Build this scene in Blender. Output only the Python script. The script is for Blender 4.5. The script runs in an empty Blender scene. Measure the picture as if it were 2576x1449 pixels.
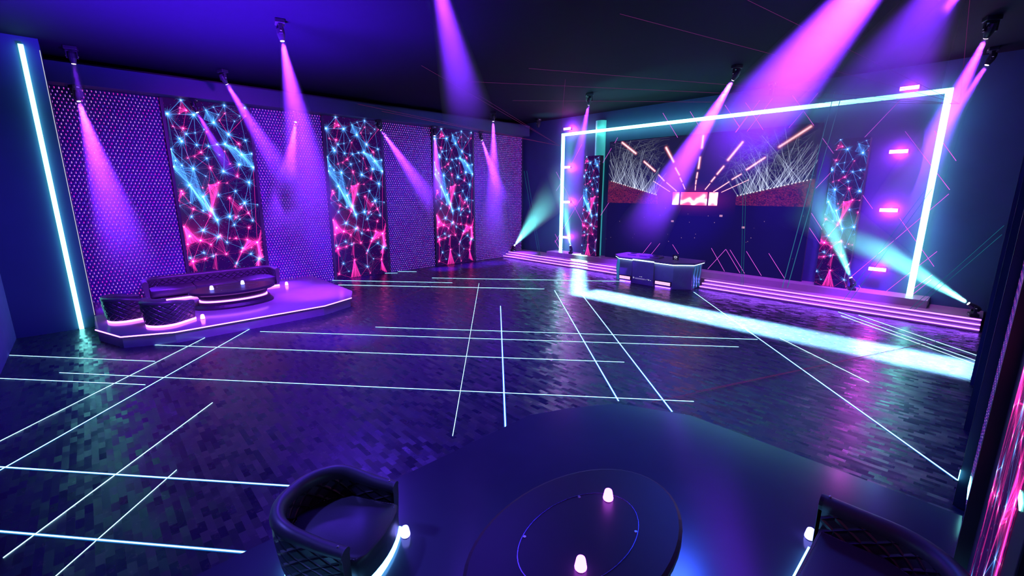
import bpy, bmesh, math, random
import numpy as np
from mathutils import Vector, Matrix, Euler

C = bpy.context.scene.collection
R = math.radians
# ------------------------------------------------------------------ camera, world, exposure
SC = bpy.context.scene
cam_d = bpy.data.cameras.new('camera'); cam = bpy.data.objects.new('camera', cam_d); C.objects.link(cam)
cam.location = (0, 0, 3.6)
cam.rotation_euler = (R(90 - 12.372), 0, R(46.75))
cam_d.sensor_width = 36.0; cam_d.lens = 36.0 * 1121.5 / 2576; cam_d.clip_start = 0.05; cam_d.clip_end = 200
SC.camera = cam
SC.view_settings.view_transform = 'Standard'
SC.view_settings.look = 'None'
SC.view_settings.exposure = 0.0
SC.view_settings.gamma = 1.0
SC.view_settings.use_curve_mapping = False
world = bpy.data.worlds.new('club_darkness'); SC.world = world; world.use_nodes = True
world.node_tree.nodes['Background'].inputs[0].default_value = (0.02, 0.02, 0.08, 1)
world.node_tree.nodes['Background'].inputs[1].default_value = 0.2
SC.cycles.max_bounces = 4
SC.cycles.adaptive_threshold = 0.02
SC.cycles.diffuse_bounces = 2
SC.cycles.glossy_bounces = 3
SC.cycles.volume_bounces = 0
SC.cycles.transparent_max_bounces = 24
SC.cycles.sample_clamp_indirect = 3.0
SC.cycles.caustics_reflective = False
SC.cycles.caustics_refractive = False
SC.cycles.use_light_tree = True

VIOLET = (0.17, 0.018, 1.0)
PURPLE = (0.24, 0.03, 1.0)
TEAL = (0.07, 0.42, 0.42)

def aim(o, p, q):
    d = (Vector(q) - Vector(p)).normalized()
    o.rotation_euler = d.to_track_quat('-Z', 'Y').to_euler()

def area(name, loc, target, sx, sy, col, power, spread=180):
    l = bpy.data.lights.new(name, 'AREA'); l.shape = 'RECTANGLE'; l.size = sx; l.size_y = sy
    l.color = col; l.energy = power; l.spread = R(spread)
    o = bpy.data.objects.new(name, l); C.objects.link(o); o.location = loc; aim(o, loc, target)
    return o

def spot(name, loc, target, ang, col, power, blend=1.0, size=0.03):
    l = bpy.data.lights.new(name, 'SPOT'); l.spot_size = R(ang); l.spot_blend = blend
    l.color = col; l.energy = power; l.shadow_soft_size = size
    o = bpy.data.objects.new(name, l); C.objects.link(o); o.location = loc; aim(o, loc, target)
    return o

# added fill spots without fixtures, tinting the room violet and blue
spot('floor_fill', (-11.5, 4.5, 6.9), (-9.5, 5.5, 0), 120, (0.11, 0.035, 1.0), 4500, 1.0, 0.6)
spot('floor_fill_near', (-6.0, 5.0, 6.9), (-5.6, 4.6, 0), 100, (0.10, 0.035, 1.0), 1400, 1.0, 0.6)
for i_, x_ in enumerate((-14.2, -10.2, -6.4, -2.6)):
    spot('stage_fill', (x_, 13.6, 6.9), (x_ + (-.9 if i_ == 3 else .2), 17.9, 2.2), 58, (0.26, 0.02, 1.0), 3000 * (.2, .4, .7, 1.3)[i_], 1.0, 0.3)
spot('ceiling_fill', (-10.4, 2.0, 2.0), (-10.8, 2.1, 7.1), 112, (0.11, 0.008, 1.0), 42000, 1.0, 0.5)  # upward spot added to imitate violet haze below the ceiling
spot('rear_wall_fill', (-9.0, 3.0, 6.5), (-13.0, -1.7, 2.0), 75, (0.10, 0.02, 1.0), 2500, 1.0, 0.4)
spot('mesh_wall_fill', (-9.0, 4.5, 6.8), (-18, 4.6, 2.4), 74, (0.30, 0.010, 1.0), 4600, 1.0, 0.5)
spot('mesh_wall_fill_far', (-10.0, 12.0, 6.8), (-18, 12.6, 2.4), 74, (0.12, 0.04, 1.0), 4600 * .45, 1.0, 0.5)
spot('lounge_fill', (-9.5, 2.2, 6.9), (-15.2, 3.2, 0.3), 46, (0.30, 0.025, 1.0), 7000, 0.8, 0.25)
spot('deck_fill', (-12.0, 6.5, 6.9), (-14.9, 5.1, 0.3), 24, (0.42, 0.04, 1.0), 14000, 1.0, 0.2)
spot('near_lounge_fill', (-6.5, 6.0, 6.9), (-3.6, 3.6, 0.3), 42, (0.05, 0.06, 1.0), 260, 1.0, 0.3)
spot('armchair_fill', (-6.5, -1.2, 6.4), (-3.5, 1.2, .6), 26, (0.14, 0.12, 1.0), 1500, 1.0, 0.2)
spot('right_floor_fill', (-4.0, 9.5, 6.9), (-2.8, 8.5, 0), 95, (0.035, 0.10, 1.0), 2600, 1.0, 0.5)
spot('booth_fill', (-8.0, 9.0, 6.8), (-8.5, 15.6, .5), 24, (0.16, 0.03, 1.0), 1500, 1.0, 0.3)
for x_, p_ in ((-12.5, 500), (-5.6, 1500), (-2.2, 1500)):
    spot('stage_floor_fill', (x_, 15.6, 6.9), (x_, 17.2, .3), 44, (0.42, 0.09, 0.75), p_, 1.0, 0.3)
# added unseen area lights imitating the frame's reflection as a floor band
area('reflection_band_light', (-4.66, 12.72, 7.0), (-4.66, 12.72, 0), 9.8, 1.25, (0.42, 1.0, 0.88), 4500, 5)
a = area('reflection_leg_light', (-11.6, 14.8, 7.0), (-11.6, 14.8, 0), 0.22, 6.6, (0.30, 1.0, 0.90), 1800, 6)
a.rotation_euler = (0, 0, math.atan2(5.4, -4.3) - math.pi/2)

# ------------------------------------------------------------------ materials
def nm(name):
    m = bpy.data.materials.new(name); m.use_nodes = True
    nt = m.node_tree; nt.nodes.clear(); out = nt.nodes.new('ShaderNodeOutputMaterial')
    return m, nt, out

def pbr(name, col, rough=0.5, metal=0.0, spec=0.5, coat=0.0, noise=0.12, scale=6.0, bump=0.0, emit=None, es=0.0):
    m, nt, out = nm(name)
    b = nt.nodes.new('ShaderNodeBsdfPrincipled'); nt.links.new(b.outputs[0], out.inputs[0])
    tc = nt.nodes.new('ShaderNodeTexCoord'); n = nt.nodes.new('ShaderNodeTexNoise'); n.inputs['Scale'].default_value = scale
    nt.links.new(tc.outputs['Object'], n.inputs['Vector'])
    mx = nt.nodes.new('ShaderNodeMix'); mx.data_type = 'RGBA'
    lo = [c * (1 - noise) for c in col]; hi = [min(1, c * (1 + noise)) for c in col]
    mx.inputs[6].default_value = (*lo, 1); mx.inputs[7].default_value = (*hi, 1)
    nt.links.new(n.outputs[0], mx.inputs[0]); nt.links.new(mx.outputs[2], b.inputs['Base Color'])
    b.inputs['Roughness'].default_value = rough; b.inputs['Metallic'].default_value = metal
    b.inputs['Specular IOR Level'].default_value = spec; b.inputs['Coat Weight'].default_value = coat
    b.inputs['Coat Roughness'].default_value = 0.12
    if bump:
        bp = nt.nodes.new('ShaderNodeBump'); bp.inputs['Strength'].default_value = bump; bp.inputs['Distance'].default_value = 0.02
        nt.links.new(n.outputs[0], bp.inputs['Height']); nt.links.new(bp.outputs[0], b.inputs['Normal'])
    if emit:
        b.inputs['Emission Color'].default_value = (*emit, 1); b.inputs['Emission Strength'].default_value = es
    return m

def glow(name, col, s):
    m, nt, out = nm(name)
    e = nt.nodes.new('ShaderNodeEmission'); e.inputs[0].default_value = (*col, 1); e.inputs[1].default_value = s
    nt.links.new(e.outputs[0], out.inputs[0]); return m

class N:
    """tiny node-math helper"""
    def __init__(s, nt): s.nt = nt
    def m(s, op, a, b=None, c=None):
        n = s.nt.nodes.new('ShaderNodeMath'); n.operation = op
        for i, v in enumerate((a, b, c)):
            if v is None: continue
            if isinstance(v, (int, float)): n.inputs[i].default_value = v
            else: s.nt.links.new(v, n.inputs[i])
        return n.outputs[0]
    def comb(s, x, y, z=0.0):
        n = s.nt.nodes.new('ShaderNodeCombineXYZ')
        for i, v in enumerate((x, y, z)):
            if isinstance(v, (int, float)): n.inputs[i].default_value = v
            else: s.nt.links.new(v, n.inputs[i])
        return n.outputs[0]
    def white(s, v):
        n = s.nt.nodes.new('ShaderNodeTexWhiteNoise'); n.noise_dimensions = '3D'; s.nt.links.new(v, n.inputs['Vector'])
        return n.outputs['Value'], n.outputs['Color']

def floor_mat():
    m, nt, out = nm('woven_block_floor'); k = N(nt)
    tc = nt.nodes.new('ShaderNodeTexCoord'); sp = nt.nodes.new('ShaderNodeSeparateXYZ'); nt.links.new(tc.outputs['Object'], sp.inputs[0])
    x, y = sp.outputs[0], sp.outputs[1]
    c, s_ = 1.0, 0.0
    u = k.m('ADD', k.m('MULTIPLY', x, c / .19), k.m('MULTIPLY', y, s_ / .19))
    v = k.m('ADD', k.m('MULTIPLY', x, -s_ / .075), k.m('MULTIPLY', y, c / .075))
    row = k.m('FLOOR', v); u2 = k.m('ADD', u, k.m('MULTIPLY', row, 0.37))
    col = k.m('FLOOR', u2); fu = k.m('FRACT', u2); fv = k.m('FRACT', v)
    w, wc = k.white(k.comb(col, row))
    sc = nt.nodes.new('ShaderNodeSeparateColor'); nt.links.new(wc, sc.inputs[0])
    h = k.m('ADD', k.m('MULTIPLY', fu, k.m('SUBTRACT', k.m('MULTIPLY', sc.outputs[0], 1.3), 0.25)), k.m('MULTIPLY', fv, k.m('SUBTRACT', sc.outputs[1], 0.5)))
    no = nt.nodes.new('ShaderNodeTexNoise'); no.inputs['Scale'].default_value = 9; no.inputs['Detail'].default_value = 6; nt.links.new(tc.outputs['Object'], no.inputs['Vector'])
    h = k.m('ADD', h, k.m('MULTIPLY', no.outputs[0], 0.10))
    bp = nt.nodes.new('ShaderNodeBump'); bp.inputs['Strength'].default_value = 0.65; bp.inputs['Distance'].default_value = 0.02
    nt.links.new(h, bp.inputs['Height'])
    b = nt.nodes.new('ShaderNodeBsdfPrincipled'); nt.links.new(b.outputs[0], out.inputs[0]); nt.links.new(bp.outputs[0], b.inputs['Normal'])
    cr = nt.nodes.new('ShaderNodeValToRGB'); nt.links.new(no.outputs[0], cr.inputs[0])
    e = cr.color_ramp.elements; e[0].color = (0.009, 0.011, 0.036, 1); e[1].color = (0.018, 0.020, 0.062, 1)
    e2 = cr.color_ramp.elements.new(0.62); e2.color = (0.02, 0.022, 0.046, 1)
    e3 = cr.color_ramp.elements.new(0.645); e3.color = (0.09, 0.065, 0.075, 1)
    e4 = cr.color_ramp.elements.new(0.67); e4.color = (0.02, 0.02, 0.045, 1)
    nt.links.new(cr.outputs[0], b.inputs['Base Color'])
    ro = k.m('ADD', 0.24, k.m('MULTIPLY', w, 0.12)); nt.links.new(ro, b.inputs['Roughness'])
    b.inputs['Specular IOR Level'].default_value = 0.5
    return m

def mesh_mat():
    """dark perforated panel with rows of small triangular LED dots (UV in metres)"""
    m, nt, out = nm('perforated_led_mesh'); k = N(nt)
    uvn = nt.nodes.new('ShaderNodeUVMap'); uvn.uv_map = 'UVMap'
    sp = nt.nodes.new('ShaderNodeSeparateXYZ'); nt.links.new(uvn.outputs[0], sp.inputs[0])
    v = k.m('DIVIDE', sp.outputs[1], 0.094); row = k.m('FLOOR', v)
    u = k.m('ADD', k.m('DIVIDE', sp.outputs[0], 0.094), k.m('MULTIPLY', k.m('MODULO', row, 2.0), 0.5))
    col = k.m('FLOOR', u); fu = k.m('SUBTRACT', k.m('FRACT', u), 0.5); fv = k.m('SUBTRACT', k.m('FRACT', v), 0.5)
    au = k.m('ABSOLUTE', fu); av = k.m('ABSOLUTE', fv)
    dia = k.m('LESS_THAN', k.m('ADD', k.m('MULTIPLY', au, 1.25), av), 0.29)
    gap = k.m('GREATER_THAN', av, 0.075)
    dot = k.m('MULTIPLY', dia, gap)
    w, wc = k.white(k.comb(col, row, k.m('SIGN', fv)))
    ramp = nt.nodes.new('ShaderNodeValToRGB'); nt.links.new(w, ramp.inputs[0]); ramp.color_ramp.interpolation = 'CONSTANT'
    el = ramp.color_ramp.elements; el[0].color = (1.0, 0.03, 0.50, 1); el[1].position = 0.3; el[1].color = (0.75, 0.16, 1.0, 1)
    x = el.new(0.6); x.color = (1.0, 0.36, 0.95, 1); x = el.new(0.85); x.color = (0.35, 0.12, 0.8, 1)
    b = nt.nodes.new('ShaderNodeBsdfPrincipled'); nt.links.new(b.outputs[0], out.inputs[0])
    b.inputs['Base Color'].default_value = (0.07, 0.03, 0.28, 1); b.inputs['Roughness'].default_value = 0.4; b.inputs['Metallic'].default_value = 0.0
    nt.links.new(ramp.outputs[0], b.inputs['Emission Color'])
    nt.links.new(k.m('MULTIPLY', dot, 1.25), b.inputs['Emission Strength'])
    bp = nt.nodes.new('ShaderNodeBump'); bp.inputs['Strength'].default_value = 0.8; bp.inputs['Distance'].default_value = 0.02
    nt.links.new(k.m('ADD', au, av), bp.inputs['Height']); nt.links.new(bp.outputs[0], b.inputs['Normal'])
    return m

def quilt_mat():
    m, nt, out = nm('quilted_black_leather'); k = N(nt)
    uvn = nt.nodes.new('ShaderNodeUVMap'); uvn.uv_map = 'UVMap'
    sp = nt.nodes.new('ShaderNodeSeparateXYZ'); nt.links.new(uvn.outputs[0], sp.inputs[0])
    a = k.m('ADD', k.m('DIVIDE', sp.outputs[0], 0.20), k.m('DIVIDE', sp.outputs[1], 0.135))
    c = k.m('SUBTRACT', k.m('DIVIDE', sp.outputs[0], 0.20), k.m('DIVIDE', sp.outputs[1], 0.135))
    da = k.m('ABSOLUTE', k.m('SUBTRACT', k.m('FRACT', a), 0.5)); dc = k.m('ABSOLUTE', k.m('SUBTRACT', k.m('FRACT', c), 0.5))
    d = k.m('MINIMUM', k.m('SUBTRACT', 0.5, da), k.m('SUBTRACT', 0.5, dc))
    h = k.m('POWER', k.m('MINIMUM', k.m('MULTIPLY', d, 5.0), 1.0), 0.6)
    bp = nt.nodes.new('ShaderNodeBump'); bp.inputs['Strength'].default_value = 1.0; bp.inputs['Distance'].default_value = 0.022
    nt.links.new(h, bp.inputs['Height'])
    b = nt.nodes.new('ShaderNodeBsdfPrincipled'); nt.links.new(b.outputs[0], out.inputs[0]); nt.links.new(bp.outputs[0], b.inputs['Normal'])
    b.inputs['Base Color'].default_value = (0.05, 0.05, 0.065, 1); b.inputs['Roughness'].default_value = 0.34; b.inputs['Specular IOR Level'].default_value = 0.7
    return m

def image_mat(name, img, strength):
    m, nt, out = nm(name)
    uvn = nt.nodes.new('ShaderNodeUVMap'); uvn.uv_map = 'UVMap'
    t = nt.nodes.new('ShaderNodeTexImage'); t.image = img; t.extension = 'CLIP'
    nt.links.new(uvn.outputs[0], t.inputs[0])
    b = nt.nodes.new('ShaderNodeBsdfPrincipled'); nt.links.new(b.outputs[0], out.inputs[0])
    b.inputs['Base Color'].default_value = (0.004, 0.003, 0.03, 1); b.inputs['Roughness'].default_value = 0.6; b.inputs['Specular IOR Level'].default_value = 0.05
    nt.links.new(t.outputs[0], b.inputs['Emission Color']); b.inputs['Emission Strength'].default_value = strength
    return m

def haze_mat(name, dens):
    m, nt, out = nm(name)
    v = nt.nodes.new('ShaderNodeVolumeScatter'); v.inputs['Color'].default_value = (1, 1, 1, 1); v.inputs['Density'].default_value = dens
    v.inputs['Anisotropy'].default_value = 0.0
    nt.links.new(v.outputs[0], out.inputs['Volume'])
    return m

M = dict(
    floor=floor_mat(), mesh=mesh_mat(), quilt=quilt_mat(),
    ceil=pbr('black_ceiling', (0.0045, 0.0045, 0.012), 0.8, spec=0.1),
    wall=pbr('dark_blue_wall', (0.035, 0.04, 0.10), 0.55, scale=1.5),
    backwall=pbr('dark_stage_wall', (0.055, 0.09, 0.20), 0.5, scale=1.5),
    rear=pbr('flat_rear_wall', (0.14, 0.10, 0.34), 0.9, spec=0.1),
    pillar=pbr('satin_navy_wall', (0.04, 0.07, 0.16), 0.5, scale=1.2),
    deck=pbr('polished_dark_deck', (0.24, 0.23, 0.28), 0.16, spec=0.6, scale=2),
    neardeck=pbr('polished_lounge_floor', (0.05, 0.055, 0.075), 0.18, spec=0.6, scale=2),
    stage=pbr('polished_stage_boards', (0.45, 0.30, 0.34), 0.3, spec=0.6, scale=3),
    black=pbr('black_plastic', (0.025, 0.025, 0.03), 0.35, spec=0.6),
    frame=pbr('black_panel_frame', (0.05, 0.05, 0.075), 0.45),
    leather=pbr('smooth_black_leather', (0.05, 0.05, 0.065), 0.44, spec=0.7, bump=0.03, scale=60),
    table=pbr('black_lacquer', (0.02, 0.018, 0.03), 0.42, spec=0.35),
    metal=pbr('brushed_steel', (0.6, 0.6, 0.62), 0.3, metal=1.0),
    booth=pbr('booth_gloss_panel', (0.22, 0.20, 0.34), 0.22, spec=0.6),
    boothtop=pbr('booth_top', (0.18, 0.14, 0.20), 0.4),
    greybar=pbr('grey_plastic', (0.35, 0.35, 0.4), 0.5, emit=(0.6, 0.5, 0.9), es=0.25),
    frameled=glow('teal_white_led', (0.22, 1.0, 0.90), 8.0),
    pillarled=glow('teal_strip_led', (0.22, 1.0, 0.95), 6.0),
    floorled=glow('cyan_floor_led', (0.34, 0.74, 1.0), 4.2),
    glow_border=pbr('cyan_painted_glow', (0.1, 0.3, 0.4), 0.5, emit=(0.0, 0.20, 0.55), es=.55),  # emission stands in for the glow around the floor lines
    stepled=glow('magenta_step_led', (0.30, 0.075, 1.0), 9.0),
    platled=glow('pink_edge_led', (0.55, 0.14, 1.0), 7.0),
    pinkbase=glow('pink_base_led', (0.50, 0.10, 0.85), 9.0),
    bluebase=glow('blue_base_led', (0.12, 0.45, 1.0), 9.0),
    boothled=glow('white_booth_led', (0.45, 0.8, 1.0), 5.0),
    strobe=glow('pink_strobe', (1.0, 0.07, 0.8), 45.0),
    blinder=glow('pink_blinder_cells', (1.0, 0.35, 0.75), 2.2),
    neon=glow('magenta_neon_line', (0.95, 0.13, 0.95), 1.0),
    lamp_pink=glow('lamp_magenta', (0.85, 0.16, 1.0), 8.0),
    lamp_violet=glow('lamp_violet', (0.62, 0.10, 1.0), 9.0),
    lamp_blue=glow('lamp_blue_white', (0.22, 0.22, 1.0), 6.0),
    lens_v=glow('lens_violet', (0.85, 0.55, 1.0), 9.0),
    lens_t=glow('lens_teal', (0.8, 1.0, 1.0), 9.0),
    lens_off=pbr('dark_glass_lens', (0.02, 0.03, 0.06), 0.08, spec=0.9),
    laser_t=glow('teal_laser', (0.01, 0.12, 0.17), 1.0),
    laser_t2=glow('bright_teal_laser', (0.03, 0.16, 0.28), 1.0),
    laser_m=glow('magenta_laser', (0.11, 0.012, 0.09), 1.0),
    laser_r=glow('red_laser', (0.09, 0.008, 0.03), 1.0),
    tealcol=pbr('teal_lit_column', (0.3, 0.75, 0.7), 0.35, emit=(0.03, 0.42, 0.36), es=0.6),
    white=glow('white_print', (0.8, 0.85, 1.0), 0.8),
)

# ------------------------------------------------------------------ object helpers
def link(name, me, mat=None, parent=None, smooth=False, mats=None):
    o = bpy.data.objects.new(name, me); C.objects.link(o)
    for mm in (mats or ([mat] if mat else [])): me.materials.append(mm)
    if parent: o.parent = parent
    if smooth:
        for p in me.polygons: p.use_smooth = True
    return o

def tag(o, label=None, cat=None, group=None, kind=None):
    if label: o['label'] = label
    if cat: o['category'] = cat
    if group: o['group'] = group
    if kind: o['kind'] = kind
    return o

def thing(name, loc, label, cat, rz=0, group=None):
    o = bpy.data.objects.new(name, None); C.objects.link(o); o.location = loc; o.rotation_euler = (0, 0, rz)
    o.empty_display_size = 0.1
    return tag(o, label, cat, group)

def bx(bm, x0, x1, y0, y1, z0, z1, bev=0.0):
    r = bmesh.ops.create_cube(bm, size=1.0)
    vs = r['verts']
    for v in vs:
        v.co = Vector((x0 + (v.co.x + .5) * (x1 - x0), y0 + (v.co.y + .5) * (y1 - y0), z0 + (v.co.z + .5) * (z1 - z0)))
    if bev:
        es = list({e for v in vs for e in v.link_edges})
        bmesh.ops.bevel(bm, geom=es, offset=bev, segments=2, affect='EDGES', profile=0.5)
    return vs

def done(bm, name, mat=None, parent=None, smooth=False, mats=None):
    me = bpy.data.meshes.new(name); bmesh.ops.recalc_face_normals(bm, faces=bm.faces); bm.to_mesh(me); bm.free()
    return link(name, me, mat, parent, smooth, mats)

def box(name, x0, x1, y0, y1, z0, z1, mat, parent=None, bev=0.0):
    bm = bmesh.new(); bx(bm, x0, x1, y0, y1, z0, z1, bev); return done(bm, name, mat, parent)

def prism(bm, pts, z0, z1):
    a = [bm.verts.new((x, y, z0)) for x, y in pts]; b = [bm.verts.new((x, y, z1)) for x, y in pts]
    n = len(pts)
    bm.faces.new(a[::-1]); bm.faces.new(b)
    for i in range(n): bm.faces.new((a[i], a[(i+1) % n], b[(i+1) % n], b[i]))

def tube(bm, p, q, r, seg=8, r2=None):
    p, q = Vector(p), Vector(q); d = q - p
    mt = Matrix.Translation((p + q) / 2) @ d.to_track_quat('Z', 'Y').to_matrix().to_4x4()
    bmesh.ops.create_cone(bm, cap_ends=True, segments=seg, radius1=r, radius2=r if r2 is None else r2, depth=d.length, matrix=mt)

def quad_uv(name, corners, mat, parent=None, uvs=((0, 0), (1, 0), (1, 1), (0, 1))):
    me = bpy.data.meshes.new(name); me.from_pydata([tuple(c) for c in corners], [], [(0, 1, 2, 3)])
    uv = me.uv_layers.new(name='UVMap')
    for i in range(4): uv.data[i].uv = uvs[i]
    return link(name, me, mat, parent)

# ------------------------------------------------------------------ screen pictures (computed pixel by pixel)
class Canvas:
    def __init__(s, w, h, bg): s.w, s.h = w, h; s.a = np.zeros((h, w, 3), np.float32) + np.array(bg, np.float32)
    def add(s, x0, x1, y0, y1, f, col):
        x0 = max(0, int(x0)); y0 = max(0, int(y0)); x1 = min(s.w, int(x1) + 1); y1 = min(s.h, int(y1) + 1)
        if x1 <= x0 or y1 <= y0: return
        Y, X = np.mgrid[y0:y1, x0:x1].astype(np.float32)
        s.a[y0:y1, x0:x1] += f(X, Y)[..., None] * np.array(col, np.float32)
    def line(s, p, q, col, w=1.0, k=1.0, fade=0.0):
        px, py = p; qx, qy = q; dx, dy = qx - px, qy - py; L = math.hypot(dx, dy) + 1e-6; pad = w * 3 + 1
        def f(X, Y):
            t = np.clip(((X - px) * dx + (Y - py) * dy) / (L * L), 0, 1)
            d2 = (X - px - t * dx) ** 2 + (Y - py - t * dy) ** 2
            return k * np.exp(-d2 / (w * w)) * (1 - fade * t)
        n = max(1, int(L / 90))
        if n == 1: s.add(min(px, qx) - pad, max(px, qx) + pad, min(py, qy) - pad, max(py, qy) + pad, f, col)
        else:
            for i in range(n):   # split into tiles so long diagonals stay cheap
                a, b = i / n, (i + 1) / n
                ax, ay, bx_, by = px + dx * a, py + dy * a, px + dx * b, py + dy * b
                def g(X, Y, a=a, b=b):
                    t = ((X - px) * dx + (Y - py) * dy) / (L * L)
                    d2 = (X - px - t * dx) ** 2 + (Y - py - t * dy) ** 2
                    return k * np.exp(-d2 / (w * w)) * (1 - fade * t) * ((t >= a) & (t < b))
                s.add(min(ax, bx_) - pad, max(ax, bx_) + pad, min(ay, by) - pad, max(ay, by) + pad, g, col)
    def star(s, p, col, r, rnd, spikes=8, core=1.0):
        px, py = p
        s.add(px - r * 3, px + r * 3, py - r * 3, py + r * 3, lambda X, Y: 0.75 * core * np.exp(-((X - px) ** 2 + (Y - py) ** 2) / (r * r)) + 0.12 * core * np.exp(-((X - px) ** 2 + (Y - py) ** 2) / (5 * r * r)), col)
        rc = max(1.6, r * .33)
        s.add(px - r, px + r, py - r, py + r, lambda X, Y: 2.2 * core * np.exp(-((X - px) ** 2 + (Y - py) ** 2) / (rc * rc)), (1, 1, 1))
        for i in range(spikes):
            a = rnd.uniform(0, 2 * math.pi); L = r * rnd.uniform(2.0, 6.5)
            s.line(p, (px + L * math.cos(a), py + L * math.sin(a)), col, 0.9, 0.8 * core, 1.0)
    def tri(s, a, b, c, col, k):
        xs = [a[0], b[0], c[0]]; ys = [a[1], b[1], c[1]]
        def f(X, Y):
            def e(p, q): return (X - p[0]) * (q[1] - p[1]) - (Y - p[1]) * (q[0] - p[0])
            e1, e2, e3 = e(a, b), e(b, c), e(c, a)
            return k * (((e1 >= 0) & (e2 >= 0) & (e3 >= 0)) | ((e1 <= 0) & (e2 <= 0) & (e3 <= 0)))
        s.add(min(xs), max(xs), min(ys), max(ys), f, col)
    def image(s, name):
        img = bpy.data.images.new(name, s.w, s.h, alpha=False, float_buffer=True)
        img.colorspace_settings.name = 'Linear Rec.709'
        px = np.ones((s.h, s.w, 4), np.float32); px[..., :3] = s.a; img.pixels.foreach_set(px.ravel()); img.update(); img.pack()
        return img

NODES = "b1 0.022 0.925 B;b2 0.320 0.931 B;b3 0.198 0.995 m;p4 0.242 0.950 m;p5 0.176 0.958 s;p6 0.159 0.931 s;p7 0.176 0.863 m;p8 0.064 0.868 s;b9 0.203 0.836 m;b10 0.308 0.845 s;b11 0.417 0.865 s;p12 0.443 0.854 s;b13 0.119 0.812 m;b14 0.139 0.800 B;b15 0.004 0.760 m;b16 0.305 0.786 m;p17 0.342 0.751 m;p18 0.261 0.730 s;p19 0.178 0.720 s;b20 0.402 0.723 m;b21 0.445 0.784 m;b22 0.470 0.960 s;b23 0.569 0.978 s;b24 0.705 0.993 m;b25 0.618 0.943 s;b26 0.546 0.903 B;b27 0.711 0.849 B;b28 0.652 0.799 B;b29 0.884 0.947 s;b30 0.965 0.992 m;p31 0.959 0.950 s;b32 0.809 0.918 s;b33 0.920 0.825 m;p34 0.827 0.805 m;b35 0.780 0.782 m;b36 0.848 0.749 B;b37 0.798 0.697 B;b38 0.983 0.685 B;b39 0.586 0.660 B;b40 0.900 0.604 B;p41 0.430 0.676 m;b42 0.226 0.669 B;b43 0.002 0.676 B;b44 0.034 0.706 m;b45 0.099 0.683 m;b46 0.152 0.587 B;b47 0.360 0.633 s;p48 0.505 0.601 m;p49 0.613 0.600 s;p50 0.755 0.637 m;p51 0.303 0.575 s;p52 0.378 0.588 s;p53 0.633 0.762 s;p54 0.685 0.699 s;b55 0.562 0.743 s;b56 0.551 0.795 m;p57 0.696 0.952 s;p58 0.620 0.916 s;b59 0.983 0.757 m;b60 0.447 0.977 x;b61 0.435 0.914 x;c1 0.291 0.529 B;q2 0.049 0.559 m;q3 0.058 0.544 m;q4 -0.003 0.511 s;c5 -0.002 0.485 s;c6 0.131 0.500 s;q7 0.154 0.468 m;c8 0.267 0.458 m;c9 0.371 0.460 B;c10 0.426 0.408 B;q11 0.343 0.430 m;c12 0.120 0.429 m;q13 0.014 0.379 m;c14 0.234 0.357 B;c15 0.062 0.330 m;q16 0.184 0.305 B;q17 0.026 0.290 m;q18 0.303 0.280 m;c19 0.410 0.318 B;q20 0.438 0.325 m;q21 0.057 0.199 B;c22 0.030 0.218 m;c23 0.203 0.239 m;q24 0.209 0.207 m;c25 0.311 0.218 m;q26 0.348 0.227 s;q27 0.479 0.223 m;c28 0.509 0.286 m;c29 0.589 0.423 B;q30 0.617 0.522 m;c31 0.483 0.537 m;c32 0.706 0.558 m;c33 0.806 0.494 B;q34 0.755 0.470 m;c35 0.634 0.378 m;q36 0.668 0.418 m;c37 0.700 0.424 s;q38 0.838 0.439 m;c39 0.885 0.396 m;c40 0.981 0.483 s;q41 0.822 0.359 m;q42 0.779 0.293 m;q43 0.632 0.305 m;c44 0.701 0.249 m;q45 0.681 0.229 m;c46 0.803 0.212 m;q47 0.911 0.275 B;c48 0.913 0.182 B;q49 0.826 0.249 s;c50 0.597 0.168 m;q51 0.574 0.151 s;q52 0.551 0.307 s;q53 0.961 0.228 s;c54 0.744 0.488 s;c55 0.714 0.406 s;q60 0.326 0.146 x;q61 0.282 0.148 x;q62 0.977 0.186 x;q63 0.989 0.352 x;q64 -0.007 0.186 x;c65 0.432 0.377 x;q66 0.899 0.144 x;q67 0.853 0.146 x;q68 0.089 0.148 x"
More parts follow.
